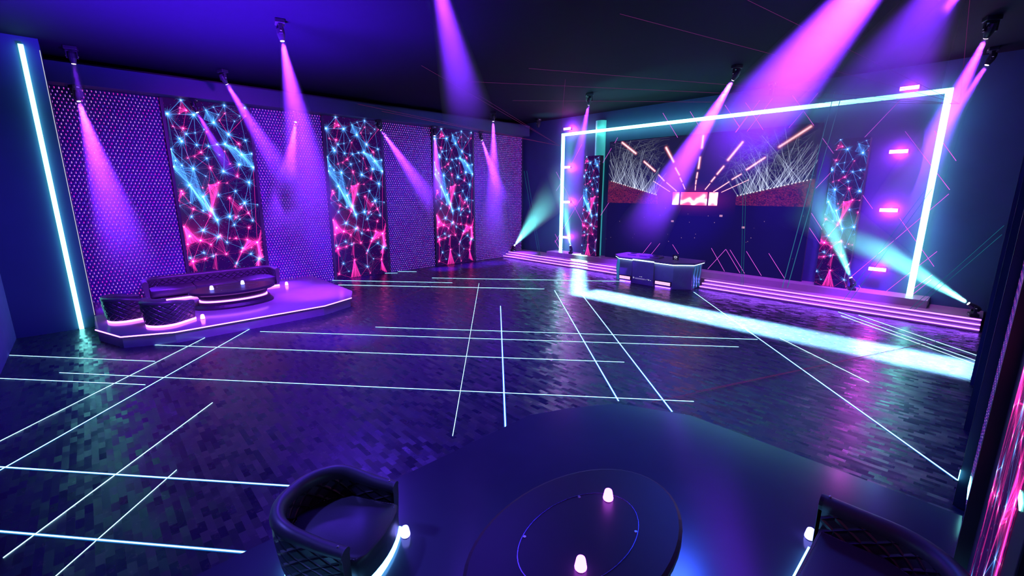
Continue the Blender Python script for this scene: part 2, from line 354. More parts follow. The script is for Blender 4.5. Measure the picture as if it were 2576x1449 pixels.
def plexus():
    rnd = random.Random(7); W, H = 720, 1980
    cv = Canvas(W, H, (0.010, 0.001, 0.028))
    BL, PK = np.array((0.07, 0.34, 1.0)), np.array((1.0, 0.03, 0.36))
    nd = {}
    extra = ';q80 .34 .115 m;q81 .25 .002 x;q82 .43 .002 x;c83 .13 .10 m;q84 .04 .035 m;c85 .57 .06 m;q86 .83 .03 x;q87 .95 .004 x;c88 .70 .11 s;q89 .62 .015 s;q90 .86 .10 m;c91 .22 .045 s'
    for t in (NODES + extra).split(';'):
        n, u, v, k = t.split(); nd[n] = (float(u) * W, float(v) * H, k, n[0] in 'bc')
    P = lambda n: nd[n][:2]
    col = lambda n: BL if nd[n][3] else PK
    E = """b1-b3 b1-b2 b1-b13 b1-b16 b3-b2 p4-p5 p4-p6 p5-p6 p4-p7 p7-p19 b2-b9 b2-b10 b2-b11 b9-b10 b9-b16 b10-b16 b11-b16 p12-p17 b13-b15 b13-b14 b14-b42 b14-b45 b15-b43 b15-b46 b15-b42 b43-b45 b43-b42 b43-b44 b44-b45 b45-b46 b42-b46 b42-b20 b42-b47 b16-b20 p17-p18 p17-b21 b21-b56 b56-b28 b21-b28 b21-b39 b21-b55 b22-b26 b22-b23 b23-b24 b23-b25 b24-b25 b24-b29 b22-b25 b26-b25 b26-b27 b26-b28 b27-b28 b27-b35 b27-b33 b27-b32 b27-b24 b28-b37 b28-b36 b28-b38 b28-b35 b28-b39 b36-b38 b36-b37 b37-b38 b37-b40 b37-b39 b36-b59 b35-b38 b33-b38 b29-b33 b30-p31 p31-b27 p57-p58 p58-b27 p34-b27 p34-b36 p53-p54 p50-b37 p41-p52 p41-p18 b39-b40 b40-b38 p49-p48 p48-p52 p48-p41 b60-b26 b61-b26 b22-b61
 b46-c1 b46-c10 b46-c9 b42-c1 b42-c10 c1-c9 c1-c10 c9-c10 c8-c10 c8-c9 c1-c8 c6-c8 c6-b46 c5-c6 q2-q3 q2-q4 q3-c6 q3-q7 q4-q7 q7-q13 q7-q11 q7-c12 q11-c1 q11-c14 c12-c14 q13-q16 q13-q17 q17-q16 q16-q18 q16-c19 q16-c14 q16-q21 c14-c19 c14-q11 q18-c19 q18-c25 q18-q27 c19-q20 q20-q27 q20-c28 c28-c29 c28-c44 c29-c10 c29-c31 c29-c35 c31-c32 c32-c33 c32-c29 c33-q34 c33-c40 c33-c54 q30-q34 q30-q36 q30-c29 q34-q38 q38-c39 q38-c33 q38-c55 q36-c37 q36-q38 c35-c55 c35-c37 c35-c44 q38-q63 q41-q42 q42-q43 q42-q47 q42-q49 q42-q45 q47-c48 q47-q62 q45-c44 q45-q49 q45-c50 q45-q51 q49-q47 c46-c48 c46-q45 c46-c50 c50-q51 q52-q43 q21-q24 q21-q64 q21-q68 q21-c22 q21-q17 c22-c23 q24-c25 q24-q18 c25-q26 q26-q27 q26-q60 q26-q80 q80-q81 q80-q82 q80-c25 q84-q21 q84-q81 c83-q84 c85-c50 c85-q82 q90-c48 q90-q86 q90-q87 c85-q51 q89-c85 c88-q90 c33-b40 c33-c39 c19-c65 c10-c65 c9-c65 b20-c31 b40-c39 b38-q47""".split()
    for e in E:
        a, b = e.split('-'); k = 0.42 if 'B' in nd[a][2] + nd[b][2] else 0.26
        cc = (col(a) + col(b)) / 2 if nd[a][3] == nd[b][3] else PK
        cv.line(P(a), P(b), cc, 1.5, k * 1.35)
    ks = [n for n in nd if nd[n][2] != 'x']
    for n in ks:
        near = sorted(ks, key=lambda o: (nd[o][0] - nd[n][0]) ** 2 + (nd[o][1] - nd[n][1]) ** 2)[1:6]
        for o in near:
            cv.line(P(n), P(o), col(n), 1.0, .08)
            for j in range(2): cv.line((nd[n][0] + rnd.gauss(0, 9), nd[n][1] + rnd.gauss(0, 9)), (nd[o][0] + rnd.gauss(0, 30), nd[o][1] + rnd.gauss(0, 30)), col(n), .9, .09, .6)
    for a, b, cl, w_, k_ in (('b43', 'b46', BL, 34, .16), ('b46', 'c1', BL, 34, .2), ('c1', 'c9', BL, 26, .25), ('c9', 'c10', BL, 20, .22), ('b28', 'b36', BL, 26, .2), ('b36', 'b38', BL, 30, .2), ('b22', 'b26', BL, 18, .15), ('q13', 'q16', PK, 30, .2), ('q13', 'q17', PK, 26, .22), ('q42', 'q47', PK, 30, .2), ('q47', 'c48', PK, 26, .22), ('p48', 'q11', PK, 26, .2), ('c48', 'q66', PK, 16, .25), ('q21', 'q24', PK, 16, .1), ('q45', 'q49', PK, 22, .18)):
        cv.line(P(a), P(b), cl, w_, k_)
    def fan(a, b, c, n, cl, k):
        A, B_, D = P(a), P(b), P(c); cv.tri(A, B_, D, cl, (0.13 if cl is PK else 0.07) * k)
        for i in range(n):
            t = rnd.random(); q = (B_[0] + (D[0] - B_[0]) * t + rnd.gauss(0, 5), B_[1] + (D[1] - B_[1]) * t + rnd.gauss(0, 8))
            s = rnd.uniform(0, .5); p = (A[0] + (B_[0] - A[0]) * s * rnd.random(), A[1] + (D[1] - A[1]) * s * rnd.random())
            cv.line(p, q, cl, 1.4, k * rnd.uniform(.2, .7))
    for a, b, c, n, k in [('b15', 'b43', 'b45', 16, .8), ('b43', 'b45', 'b46', 22, .9), ('b43', 'b42', 'c1', 16, .7), ('b46', 'c1', 'c6', 22, .8), ('b46', 'c9', 'c8', 26, 1.), ('c1', 'c9', 'c10', 24, 1.1), ('c9', 'c10', 'c65', 12, .8), ('b42', 'b46', 'c1', 14, .6),
                          ('b22', 'b26', 'b61', 12, .6), ('b26', 'b27', 'b28', 8, .5), ('b22', 'b25', 'b26', 8, .5), ('b28', 'b36', 'b35', 14, .9), ('b28', 'b37', 'b36', 16, .8), ('b36', 'b38', 'b59', 18, .9), ('b36', 'b38', 'b37', 20, 1.), ('b35', 'b38', 'b36', 12, .8), ('b1', 'b15', 'b44', 3, .3)]:
        fan(a, b, c, n, BL, k)
    for a, b, c, n, k in [('q13', 'q16', 'q17', 34, 1.1), ('q13', 'c15', 'q17', 18, .9), ('q17', 'q13', 'q64', 8, .5), ('q2', 'q4', 'q3', 14, .8), ('p48', 'p52', 'c1', 18, .7), ('p52', 'c9', 'p48', 26, .9), ('p48', 'q11', 'c9', 16, .7), ('q45', 'q42', 'q49', 20, .9), ('q45', 'q42', 'q47', 18, .8), ('q47', 'q62', 'c48', 26, 1.1), ('q47', 'q63', 'q53', 20, .9), ('q42', 'q47', 'q49', 14, .8), ('c48', 'q66', 'q67', 20, 1.1), ('q21', 'q64', 'q68', 14, .7), ('q26', 'q60', 'q61', 5, .5), ('q80', 'q81', 'q82', 26, 1.0), ('q90', 'q86', 'q87', 22, 1.0), ('c48', 'q90', 'q66', 14, .9), ('q30', 'q34', 'q36', 8, .5), ('q27', 'q20', 'q26', 5, .4), ('p4', 'p5', 'p6', 10, .6), ('q45', 'q51', 'c50', 6, .5), ('q18', 'q16', 'c19', 8, .5), ('p4', 'b3', 'p5', 10, .4)]:
        fan(a, b, c, n, PK, k)
    for n_, (x, y, k, isb) in nd.items():
        if k == 'x': continue
        r = dict(B=15, m=9.5, s=5.5)[k]
        cv.star((x, y), BL if isb else PK, r, rnd, dict(B=26, m=14, s=6)[k], dict(B=1.3, m=1.0, s=.75)[k])
    for i in range(1500):
        x, y = rnd.uniform(0, W), rnd.uniform(0, H); c = BL if rnd.random() < .5 else PK; r = rnd.uniform(.8, 1.9); k = rnd.uniform(.1, .8)
        cv.add(x - 4, x + 4, y - 4, y + 4, lambda X, Y: k * np.exp(-((X - x) ** 2 + (Y - y) ** 2) / (r * r)), c)
    cv.add(0, W, 0, H, lambda X, Y: 0.05 * np.exp(-(((X - 0.15 * W) / (0.3 * W)) ** 2 + ((Y - 0.58 * H) / (0.12 * H)) ** 2)), BL)
    cv.add(0, W, 0, H, lambda X, Y: 0.06 * np.exp(-(((X - 0.2 * W) / (0.3 * W)) ** 2 + ((Y - 0.34 * H) / (0.08 * H)) ** 2)), PK)
    return cv.image('plexus_picture')

BARS = [(0.078,0.987,0.165,0.892,7),(0.337,0.919,0.382,0.811,8),(0.218,0.822,0.283,0.745,6),(0.306,0.713,0.339,0.667,4),(0.395,0.762,0.418,0.709,5),(0.423,0.686,0.434,0.658,4),(0.440,0.640,0.453,0.602,3),(0.353,0.652,0.409,0.587,3),(0.522,0.983,0.520,0.902,9),(0.515,0.832,0.512,0.756,7),(0.509,0.721,0.507,0.684,5),(0.506,0.667,0.505,0.639,4),(0.505,0.626,0.505,0.595,3),(0.702,0.919,0.647,0.805,8),(0.630,0.761,0.604,0.709,6),(0.594,0.686,0.580,0.657,5),(0.574,0.640,0.554,0.599,3),(0.959,0.984,0.853,0.873,8),(0.801,0.808,0.733,0.734,6),(0.710,0.703,0.674,0.669,4),(0.661,0.652,0.595,0.583,3),(0.745,0.664,0.632,0.579,2),(0.279,0.665,0.374,0.582,2)]
def concert():
    rnd = random.Random(11); W, H = 1200, 770
    cv = Canvas(W, H, (0.003, 0.002, 0.020)); S = lambda u, v: (u * W, v * H)
    cv.add(0, W, 0.6 * H, H, lambda X, Y: 0.004 * np.ones_like(X), (0.9, 0.9, 1.0))
    nz = np.random.RandomState(3)
    # red tiers left and right of the far stage
    def tier(x0, x1, ya, yb, yc):
        def f(X, Y):
            t = np.clip((X - x0) / (x1 - x0), 0, 1); top = ya + (yb - ya) * t
            g = nz.rand(int(Y.shape[0] / 4) + 2, int(X.shape[1] / 3) + 2); blot = np.kron(g, np.ones((4, 3)))[:X.shape[0], :X.shape[1]]
            blot = (blot + np.roll(blot, 2, 0) + np.roll(blot, 2, 1) + np.roll(blot, 4, 1)) / 4; blot = np.clip((blot - .25) * 1.8, 0, 1)
            return ((Y < top) & (Y > yc)) * (0.1 + 0.9 * blot) * 0.10
        cv.add(min(x0, x1), max(x0, x1), yc, max(ya, yb), f, (1.0, 0.06, 0.05))
    tier(0, 0.31 * W, 0.678 * H, 0.555 * H, 0.485 * H); tier(0.70 * W, W, 0.55 * H, 0.665 * H, 0.488 * H)
    # crossing moving-head beams above the tiers
    for side in (0, 1):
        for i in range(120):
            t = rnd.random() ** .7
            if side == 0: x = (0.02 + 0.28 * t) * W; y = (0.672 - 0.115 * t) * H
            else: x = (0.985 - 0.28 * t) * W; y = (0.66 - 0.105 * t) * H
            L = rnd.uniform(.08, .40) * H * (1.15 - .7 * t); a = R(90 + rnd.choice((-1, 1)) * rnd.uniform(4, 42))
            cv.line((x, y), (x + L * math.cos(a), y + L * math.sin(a)), (0.55, 0.62, 0.8), 1.0, rnd.uniform(.10, .5), .45)
        for i in range(22):
            t = i / 21
            x = (0.02 + 0.28 * t) * W if side == 0 else (0.985 - 0.28 * t) * W; y = (0.672 - 0.115 * t) * H if side == 0 else (0.66 - 0.105 * t) * H
            cv.star((x, y), (0.8, .75, .8), 2.6, rnd, 0, .5)
    for i in range(120):
        cv.line((rnd.uniform(0, .3) * W, rnd.uniform(.68, 1) * H), (rnd.uniform(0, .36) * W, rnd.uniform(.6, 1) * H), (.5, .55, .6), .8, .06)
        cv.line((rnd.uniform(.66, 1) * W, rnd.uniform(.68, 1) * H), (rnd.uniform(.6, 1) * W, rnd.uniform(.6, 1) * H), (.5, .55, .65), .8, .07)
    for u0, v0, u1, v1, w in BARS:
        cv.line(S(u0, v0), S(u1, v1), (0.9, 0.18, 0.2), w * 1.1, .45); cv.line(S(u0, v0), S(u1, v1), (0.75, .6, .62), w * .6, .8)
    # far stage screen with flowing pink and cream shapes
    x0, x1, y0, y1 = .392 * W, .617 * W, .482 * H, .578 * H
    def scr(X, Y):
        return np.ones_like(X)
    cv.add(x0, x1, y0, y1, scr, (1.0, 0.05, 0.14))
    for (ax, ay, bx_, by, w) in [(.40, .49, .42, .55, 16), (.44, .50, .48, .525, 9), (.48, .52, .50, .50, 9), (.50, .49, .55, .55, 10), (.52, .52, .565, .515, 10), (.575, .50, .612, .56, 16), (.585, .56, .612, .50, 12), (.395, .485, .43, .505, 12)]:
        def f(X, Y, ax=ax, ay=ay, bx_=bx_, by=by, w=w):
            px, py, qx, qy = ax * W, ay * H, bx_ * W, by * H; dx, dy = qx - px, qy - py
            t = np.clip(((X - px) * dx + (Y - py) * dy) / (dx * dx + dy * dy), 0, 1)
            return .8 * np.exp(-((X - px - t * dx) ** 2 + (Y - py - t * dy) ** 2) / (w * w))
        cv.add(x0, x1, y0, y1, f, (.5, 1.0, .75))
    for u in (.430, .571): cv.add(u * W - 4, u * W + 4, y0, y1, lambda X, Y: -0.97 * np.ones_like(X), (1.6, 1.5, 1.5))
    np.clip(cv.a, 0, None, out=cv.a)
    cv.add(.30 * W, .70 * W, .40 * H, .66 * H, lambda X, Y: .10 * np.exp(-(((X - .5 * W) / (.13 * W)) ** 2 + ((Y - .53 * H) / (.07 * H)) ** 2)), (1.0, .05, .35))
    for i in range(26):
        x, y = rnd.uniform(0, 1) * W, rnd.uniform(.1, .49) ** .8 * H * .85; k = rnd.uniform(.05, .5)
        cv.add(x - 4, x + 4, y - 4, y + 4, lambda X, Y: k * np.exp(-((X - x) ** 2 + (Y - y) ** 2) / 2.5), (.9, .5, .5))
    for x, y in ((.40, .352), (.745, .335), (.64, .41)): cv.add(x * W - 8, x * W + 8, y * H - 5, y * H + 5, lambda X, Y: .35 * np.ones_like(X), (.8, .35, .5))
    return cv.image('concert_picture')
IMG_P = plexus(); IMG_C = concert()
M['plexus'] = image_mat('plexus_screen', IMG_P, 1.8)
M['concert'] = image_mat('concert_screen', IMG_C, 1.9)

# ------------------------------------------------------------------ the room
def struct(o): o['kind'] = 'structure'; return o
struct(box('floor', -18.4, 0.9, -2.0, 18.2, -0.2, 0.0, M['floor']))
struct(box('ceiling', -18.4, 0.9, -2.0, 18.2, 7.1, 7.3, M['ceil']))
struct(box('wall_left', -18.4, -18.2, -0.25, 18.2, 0, 7.1, M['wall']))
struct(box('wall_left_return', -18.4, -16.12, -1.74, -0.25, 0, 7.1, M['pillar'])).name = 'wall_side'
struct(box('wall_back', -18.2, 0.6, 17.95, 18.15, 0, 7.1, M['backwall']))
struct(box('wall_right', 0.62, 0.8, -2.0, 18.2, 0, 7.1, M['wall']))
struct(box('wall_front', -18.4, 0.62, -1.94, -1.74, 0, 7.1, M['rear']))
struct(box('trim_1', -18.2, -17.5, -0.25, 17.75, 6.40, 6.92, M['pillar']))
struct(box('trim_2', -15.6, -0.87, 17.15, 17.95, 0.28, 0.5, M['stage']))

# stage with three lit steps
def stage():
    t = thing('stage', (-8.9, 17.2, 0), 'low dark stage with glossy boards running below the wide back wall', 'stage')
    def p(name, x0, x1, y0, y1, z0, z1, m, par=None, bev=0):
        bm = bmesh.new(); bx(bm, x0 + 8.9, x1 + 8.9, y0 - 17.2, y1 - 17.2, z0, z1, bev); return done(bm, name, m, par or t)
    p('deck', -18.07, 0.27, 16.95, 17.94, 0.0, 0.28, M['stage'])
    for x0, x1, xs in ((-18.07, -10.06, (0, 0, 0)), (-7.1, 0.25, (0, 0, 0))):
        for i, (y0, z) in enumerate(((16.36, .095), (16.56, .188), (16.76, .28))):
            y1 = (16.56, 16.76, 16.95)[i]
            a = x0 if x0 < -12 else (-7.55, -7.3, -7.1)[i] if i < 0 else x0
            s = p('step', a, x1, y0, y1, 0, z, M['stage'])
            p('led_strip', a, x1, y0 - .02, y0, z - .038, z - .010, M['stepled'], s)
stage()

# lit mesh panels and framed displays on the left wall
def mesh_panel(x, y0, y1, z0, z1, label, side=1, group='perforated light panels on the left wall'):
    t = thing('perforated_light_panel', (x, (y0 + y1) / 2, z0), label, 'light panel', 0, group)
    h = (y1 - y0) / 2
    box('backing', -0.06 * side, -0.005 * side, -h, h, 0, z1 - z0, M['frame'], t)
    quad_uv('led_mesh', [(0, -h, 0), (0, h, 0), (0, h, z1 - z0), (0, -h, z1 - z0)], M['mesh'], t, ((0, 0), (y1 - y0, 0), (y1 - y0, z1 - z0), (0, z1 - z0)))
    return t
mesh_panel(-18.08, -0.25, 2.10, 0, 6.4, 'dotted pink light panel nearest the dark left wall, behind the armchairs')
mesh_panel(-18.08, 4.63, 6.99, 0, 6.4, 'dotted pink light panel between the first and second tall displays')
mesh_panel(-18.08, 9.55, 11.92, 0, 6.4, 'dotted pink light panel between the second and third tall displays')
mesh_panel(-18.08, 14.42, 17.74, 0, 6.4, 'widest dotted pink light panel, at the stage corner of the left wall')

def display(loc, w, h, d, rz, label, u0=0.0, u1=1.0, fr=0.09, group=None, frame='frame', name='led_display', v0=0.0, v1=1.0):
    """front faces local -Y"""
    t = thing(name, loc, label, 'display', rz, group)
    bm = bmesh.new(); bx(bm, -w/2, w/2, 0, d, 0, h, 0.008); done(bm, 'frame', M[frame], t)
    quad_uv('screen', [(-w/2 + fr, -.004, 0.0 if fr else 0), (w/2 - fr, -.004, 0.0), (w/2 - fr, -.004, h), (-w/2 + fr, -.004, h)], M['plexus'], t,
            ((u0, v0), (u1, v0), (u1, v1), (u0, v1)))
    return t
G1 = 'tall network-pattern displays on the left wall'
display((-18.045, 3.365, 0), 2.50, 6.4, 0.14, R(90), 'tall blue and pink network display behind the lounge sofa', group=G1)
display((-18.045, 8.27, 0), 2.52, 6.4, 0.14, R(90), 'tall blue and pink network display right of the lounge platform', group=G1)
display((-18.045, 13.17, 0), 2.46, 6.4, 0.14, R(90), 'tall blue and pink network display nearest the stage', group=G1)
G2 = 'slim network displays on the stage'
display((-13.10, 17.42, 0.5), 0.90, 4.66, 0.27, 0, 'slim network display on the stage beside the teal column', 0.12, .62, 0.0, group=G2)
display((-3.28, 17.42, 0.5), 0.88, 4.66, 0.27, 0, 'slim network display on the stage right of the concert screen', 0.12, .62, 0.0, group=G2)

# pillar light lines on the side wall
tag(box('light_strip', -16.12, -16.03, -0.60, -0.51, 0.01, 6.91, M['pillarled']), 'tall teal-white light strip on the dark left wall', 'light strip')
tag(box('edge_light_line', -16.12, -16.11, -0.262, -0.25, 0.32, 6.85, M['white']), 'hair-thin white light line on the corner of the left wall', 'light strip')

# big teal frame, concert screen, column
def frame_light():
    bm = bmesh.new(); Y0, Y1 = 17.60, 17.68
    bx(bm, -15.14, -14.99, Y0, Y1, .502, 6.32); bx(bm, -1.39, -1.24, Y0, Y1, .502, 6.32); bx(bm, -14.99, -1.39, Y0, Y1, 6.20, 6.32)
    tag(done(bm, 'frame_light', M['frameled']), 'huge teal-white glowing rectangular frame light around the back of the stage', 'light frame')
frame_light()
t = thing('concert_screen', (-8.255, 17.70, 0.5), 'wide screen at the back of the stage showing an arena concert', 'screen')
box('backing', -4.09, 4.09, 0.005, 0.05, 0.0, 5.24, M['frame'], t)
quad_uv('screen', [(-4.075, 0, 0.0), (4.075, 0, 0.0), (4.075, 0, 5.22), (-4.075, 0, 5.22)], M['concert'], t)
bm = bmesh.new(); prism(bm, [(.262 * math.cos(R(180 + i * 7.5)), .262 * math.sin(R(180 + i * 7.5))) for i in range(25)], 0, 6.23)
t = done(bm, 'tube_lamp', M['tealcol']); t.location = (-13.02, 17.945, .5)
tag(t, 'round glowing teal column behind the slim display on the left of the stage', 'light column')

# diagonal neon lines on the back wall
NEON = [(-9.81,6.67,-9.09,5.66),(-8.66,6.59,-8.00,5.66),(-7.17,6.42,-6.76,5.84),(-6.43,6.33,-6.88,5.66),(-6.40,6.32,-5.94,5.66),(-6.03,6.28,-6.47,5.66),(-4.79,6.13,-5.14,5.66),(-4.76,6.13,-4.42,5.66),(-4.14,5.26,-3.75,4.72),(-3.77,4.15,-4.14,3.63),(-4.14,2.85,-3.77,2.32),(-4.14,2.36,-3.76,1.84),(-12.22,5.45,-12.65,4.84),(-11.91,5.89,-12.06,5.66),(-12.23,3.03,-12.66,2.43),(-8.21,5.97,-8.01,5.67),(-7.35,6.67,-6.75,5.84),(-6.16,6.66,-6.85,5.67),(-6.64,6.66,-6.38,6.33),(-5.76,6.66,-6.11,6.15),(-5.15,6.67,-4.77,6.16),(-4.43,6.65,-4.73,6.22),(-2.24,6.29,-3.03,5.18),(-2.10,5.27,-0.91,3.61),(-1.47,5.23,-0.90,4.39),(-2.84,3.45,-2.54,3.04),(-0.91,3.50,-2.84,0.80),(-1.87,2.79,-0.91,1.44),(-0.91,1.88,-1.86,0.55),(-0.91,1.20,-1.38,0.54),(-0.91,1.05,-1.26,0.53),(-7.34,1.38,-6.75,0.53),(-6.79,1.38,-7.40,0.54),(-6.78,1.38,-6.18,0.54),(-6.63,1.38,-6.01,0.54),(-6.04,1.38,-5.43,0.54),(-5.28,1.38,-4.67,0.54),(-2.56,0.63,-2.49,0.53),(-15.49,4.51,-13.72,2.06),(-15.13,3.99,-15.46,3.57),(-13.73,3.38,-15.48,0.92),(-15.48,1.36,-14.93,0.63),(-15.49,1.03,-15.11,0.55),(-13.91,5.73,-14.47,4.90),(-9.94,1.38,-10.35,0.82),(-9.53,1.38,-9.93,0.83),(-8.96,1.38,-8.67,1.02),(-7.35,6.66,-6.74,5.84),(-6.76,5.84,-6.86,5.66)]
def neon_zone(x0, z0, x1, z1):
    xm, zm = (x0 + x1) / 2, (z0 + z1) / 2
    if zm > 5.5: return 'above the concert screen'
    if xm < -11.9: return 'left side of the stage wall'
    if xm > -4.3 : return 'right side of the stage wall'
    return 'below the concert screen'
def neon_dir(l): return 'rising' if (l[2] - l[0]) * (l[3] - l[1]) > 0 else 'falling'
ORD = 'first second third fourth fifth sixth seventh eighth ninth tenth eleventh twelfth'.split()
zones = {}
for l in NEON: zones.setdefault((neon_zone(*l), neon_dir(l)), []).append(l)
for (zn, dn), ls in zones.items():
    ls.sort(key=lambda l: l[0] + l[2])
    for i, (x0, z0, x1, z1) in enumerate(ls):
        bm = bmesh.new(); tube(bm, (x0, 17.655, max(z0, .515)), (x1, 17.655, max(z1, .515)), .0075, 6)
        lb = 'pink neon line %s rightward, %s' % (dn, zn) + (', %s from left' % ORD[i] if len(ls) > 1 else '')
        tag(done(bm, 'neon_line', M['neon']), lb, 'neon line', 'pink neon lines, %s' % zn)

# strobes
def strobe(x, z, label, w=.42):
    t = thing('strobe_light', (x, 17.59, z), label, 'strobe light', 0, 'pink strobe lights on the back wall')
    bm = bmesh.new(); bx(bm, -w/2 + .03, w/2 - .03, .03, .12, .015, .085, .01); done(bm, 'housing', M['black'], t)
    bm = bmesh.new(); bx(bm, -w/2, w/2, 0, .03, 0, .10); done(bm, 'lamp_face', M['strobe'], t)
    bm = bmesh.new(); tube(bm, (-w/2 - .02, .11, .13), (w/2 + .02, .11, .13), .008); tube(bm, (w/2 + .02, .11, -.03), (w/2 + .02, .11, .13), .008); tube(bm, (0, .11, .05), (0, .36, .05), .02); done(bm, 'bracket', M['black'], t)
HZ = []
for x, z, l in ((-14.80, 6.47, 'pink strobe above the left top corner of the frame light'), (-14.77, 4.66, 'pink strobe inside the frame light, upper left'), (-14.72, 2.97, 'pink strobe inside the frame light, halfway up its left side'),
                (-14.72, 1.20, 'dimmer pink strobe at the foot of the frame light, left side'), (-2.17, 6.40, 'pink strobe above the frame light, near its right corner'),
                (-2.16, 4.66, 'pink strobe right of the slim display, upper'), (-2.15, 2.96, 'pink strobe right of the slim display, halfway up'), (-2.17, 1.15, 'dimmer pink strobe low down at the right of the stage')):
    strobe(x, z, l)
    pl_ = bpy.data.lights.new('strobe_lamp', 'POINT'); pl_.color = (0.75, 0.035, 1.0); pl_.energy = 125 * (1 if z > 2 else .35); pl_.shadow_soft_size = .06
    po_ = bpy.data.objects.new('strobe_lamp', pl_); C.objects.link(po_); po_.location = (x, 17.74, z + .05)

# floor light lines
FLOOR = [(-14.53,-1.73,-11.85,0.59),(-12.80,-1.72,-10.48,0.32),(-14.02,-0.04,-4.90,7.91),(-12.39,-0.88,-3.05,7.22),(-12.59,2.83,-3.59,10.69),(-10.89,5.20,-3.48,11.59),(-8.79,-1.58,-5.45,1.35),(-7.02,-1.38,-4.45,0.85),(-18.20,6.89,-14.29,10.18),(-16.98,6.70,-11.00,12.00),(-15.68,10.14,-9.67,15.47),(-18.10,9.23,-17.70,9.66),(-18.10,9.88,-17.42,10.46),(-13.51,3.12,-8.30,-1.43),(-13.07,1.76,-9.34,-1.53),(-8.75,1.10,-6.25,-1.12),(-6.83,0.36,-5.50,-0.80),(-13.46,10.87,-5.02,3.50),(-10.25,9.14,-4.52,4.12),(-10.56,12.08,-3.96,6.28),(-9.52,12.34,-3.13,6.60),(-6.94,15.55,0.23,7.55),(-2.22,16.12,0.26,13.98),(-2.72,16.11,0.25,13.52),(-2.57,15.69,0.24,13.25),(-3.15,12.12,-1.11,10.44)]
FL_LABELS = ['short cyan-white floor line crossing the far left corner, near the dark wall', 'short cyan-white floor line at the left edge, in front of the far left corner', 'long white floor line starting beside the lounge platform',
 'longest white floor line crossing the middle of the dance floor', 'white floor line crossing the dance floor just right of the lounge platform', 'farthest long white floor line across the middle of the dance floor',
 'cyan floor line running to the near armchair, the farther of two', 'cyan floor line running to the near armchair, the closest one', 'thin white floor line meeting the left wall beside the platform', 'thicker white floor line behind the lounge platform end',
 'white floor line running from near the left wall to the DJ booth', 'tiny white floor dash at the left wall, the nearer of two', 'tiny white floor dash at the left wall, the farther of two',
 'cyan diagonal floor line touching the lounge platform front', 'thin diagonal floor line left of the lounge platform corner', 'double diagonal floor line in the lower left of the floor', 'thin diagonal floor line left of the near armchair',
 'thin floor line leaning left in the middle of the floor', 'upright-looking cyan floor line ending at the near lounge', 'cyan diagonal floor line right of centre, the left of a pair', 'cyan diagonal floor line right of centre, the right of a pair',
 'long cyan floor line from the stage to the right wall', 'cyan floor line ending at the right wall, nearest the steps', 'cyan floor line ending at the right wall, middle of three', 'thin cyan floor line ending at the right wall, last of three', 'faint thin floor line inside the teal band, right side']
W_ = [w_ * .62 for w_ in [.02, .02, .02, .02, .02, .02, .026, .026, .03, .05, .035, .03, .03, .022, .008, .012, .008, .012, .026, .026, .026, .026, .035, .03, .015, .010]]
for (x0, y0, x1, y1), lb, w in zip(FLOOR, FL_LABELS, W_):
    if x0 < -18.05: x0 = -18.05
    d = Vector((x1 - x0, y1 - y0, 0)); n = Vector((-d.y, d.x, 0)).normalized() * w / 2
    bm = bmesh.new(); prism(bm, [(x0 - n.x, y0 - n.y), (x1 - n.x, y1 - n.y), (x1 + n.x, y1 + n.y), (x0 + n.x, y0 + n.y)], 0.0, 0.006)
    o = done(bm, 'strip_light', M['floorled']); tag(o, lb, 'floor light', 'light lines set in the dance floor')
    if w > .012:  # wider dim emissive border imitating glow beside the line
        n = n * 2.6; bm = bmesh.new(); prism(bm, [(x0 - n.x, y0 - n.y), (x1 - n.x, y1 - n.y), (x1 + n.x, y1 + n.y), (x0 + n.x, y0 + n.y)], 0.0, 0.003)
        done(bm, 'glow_border', M['glow_border'], o)

# lounge platforms
def offset_in(pts, d):
    c = Vector((sum(p[0] for p in pts) / len(pts), sum(p[1] for p in pts) / len(pts)))
    return [(p[0] + (c.x - p[0]) * d, p[1] + (c.y - p[1]) * d) for p in pts]
def platform(pts, strip_from, strip_to, mat, label, led):
    t = thing('lounge_platform', (pts[0][0], pts[0][1], 0), label, 'platform')
    q = [(x - pts[0][0], y - pts[0][1]) for x, y in pts]
    bm = bmesh.new(); prism(bm, offset_in(q, .012), 0, .26); done(bm, 'riser', M['booth'], t)
    bm = bmesh.new(); prism(bm, q, .26, .30); done(bm, 'deck', mat, t)
    if led:
        c = Vector((sum(p[0] for p in q) / len(q), sum(p[1] for p in q) / len(q)))
        bm = bmesh.new()
        for i in range(strip_from, strip_to):
            a, b = Vector(q[i]), Vector(q[i + 1]); d = (b - a).normalized(); n = Vector((d.y, -d.x))
            if n.dot(a - c) < 0: n = -n
            prism(bm, [tuple(a), tuple(b), tuple(b + n * .012), tuple(a + n * .012)], .268, .292)
        done(bm, 'led_strip', led, t)
    return t
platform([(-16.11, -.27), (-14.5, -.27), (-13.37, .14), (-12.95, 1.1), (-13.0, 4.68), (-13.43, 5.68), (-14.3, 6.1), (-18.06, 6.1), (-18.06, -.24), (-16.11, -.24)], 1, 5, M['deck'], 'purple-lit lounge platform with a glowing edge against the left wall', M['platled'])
platform([(0.28, -1.72), (0.28, 6.15), (-2.62, 6.15), (-3.60, 5.67), (-4.02, 5.0), (-4.29, 4.38), (-4.29, -1.72)], 0, 0, M['neardeck'], 'glossy dark lounge platform in the foreground', None)

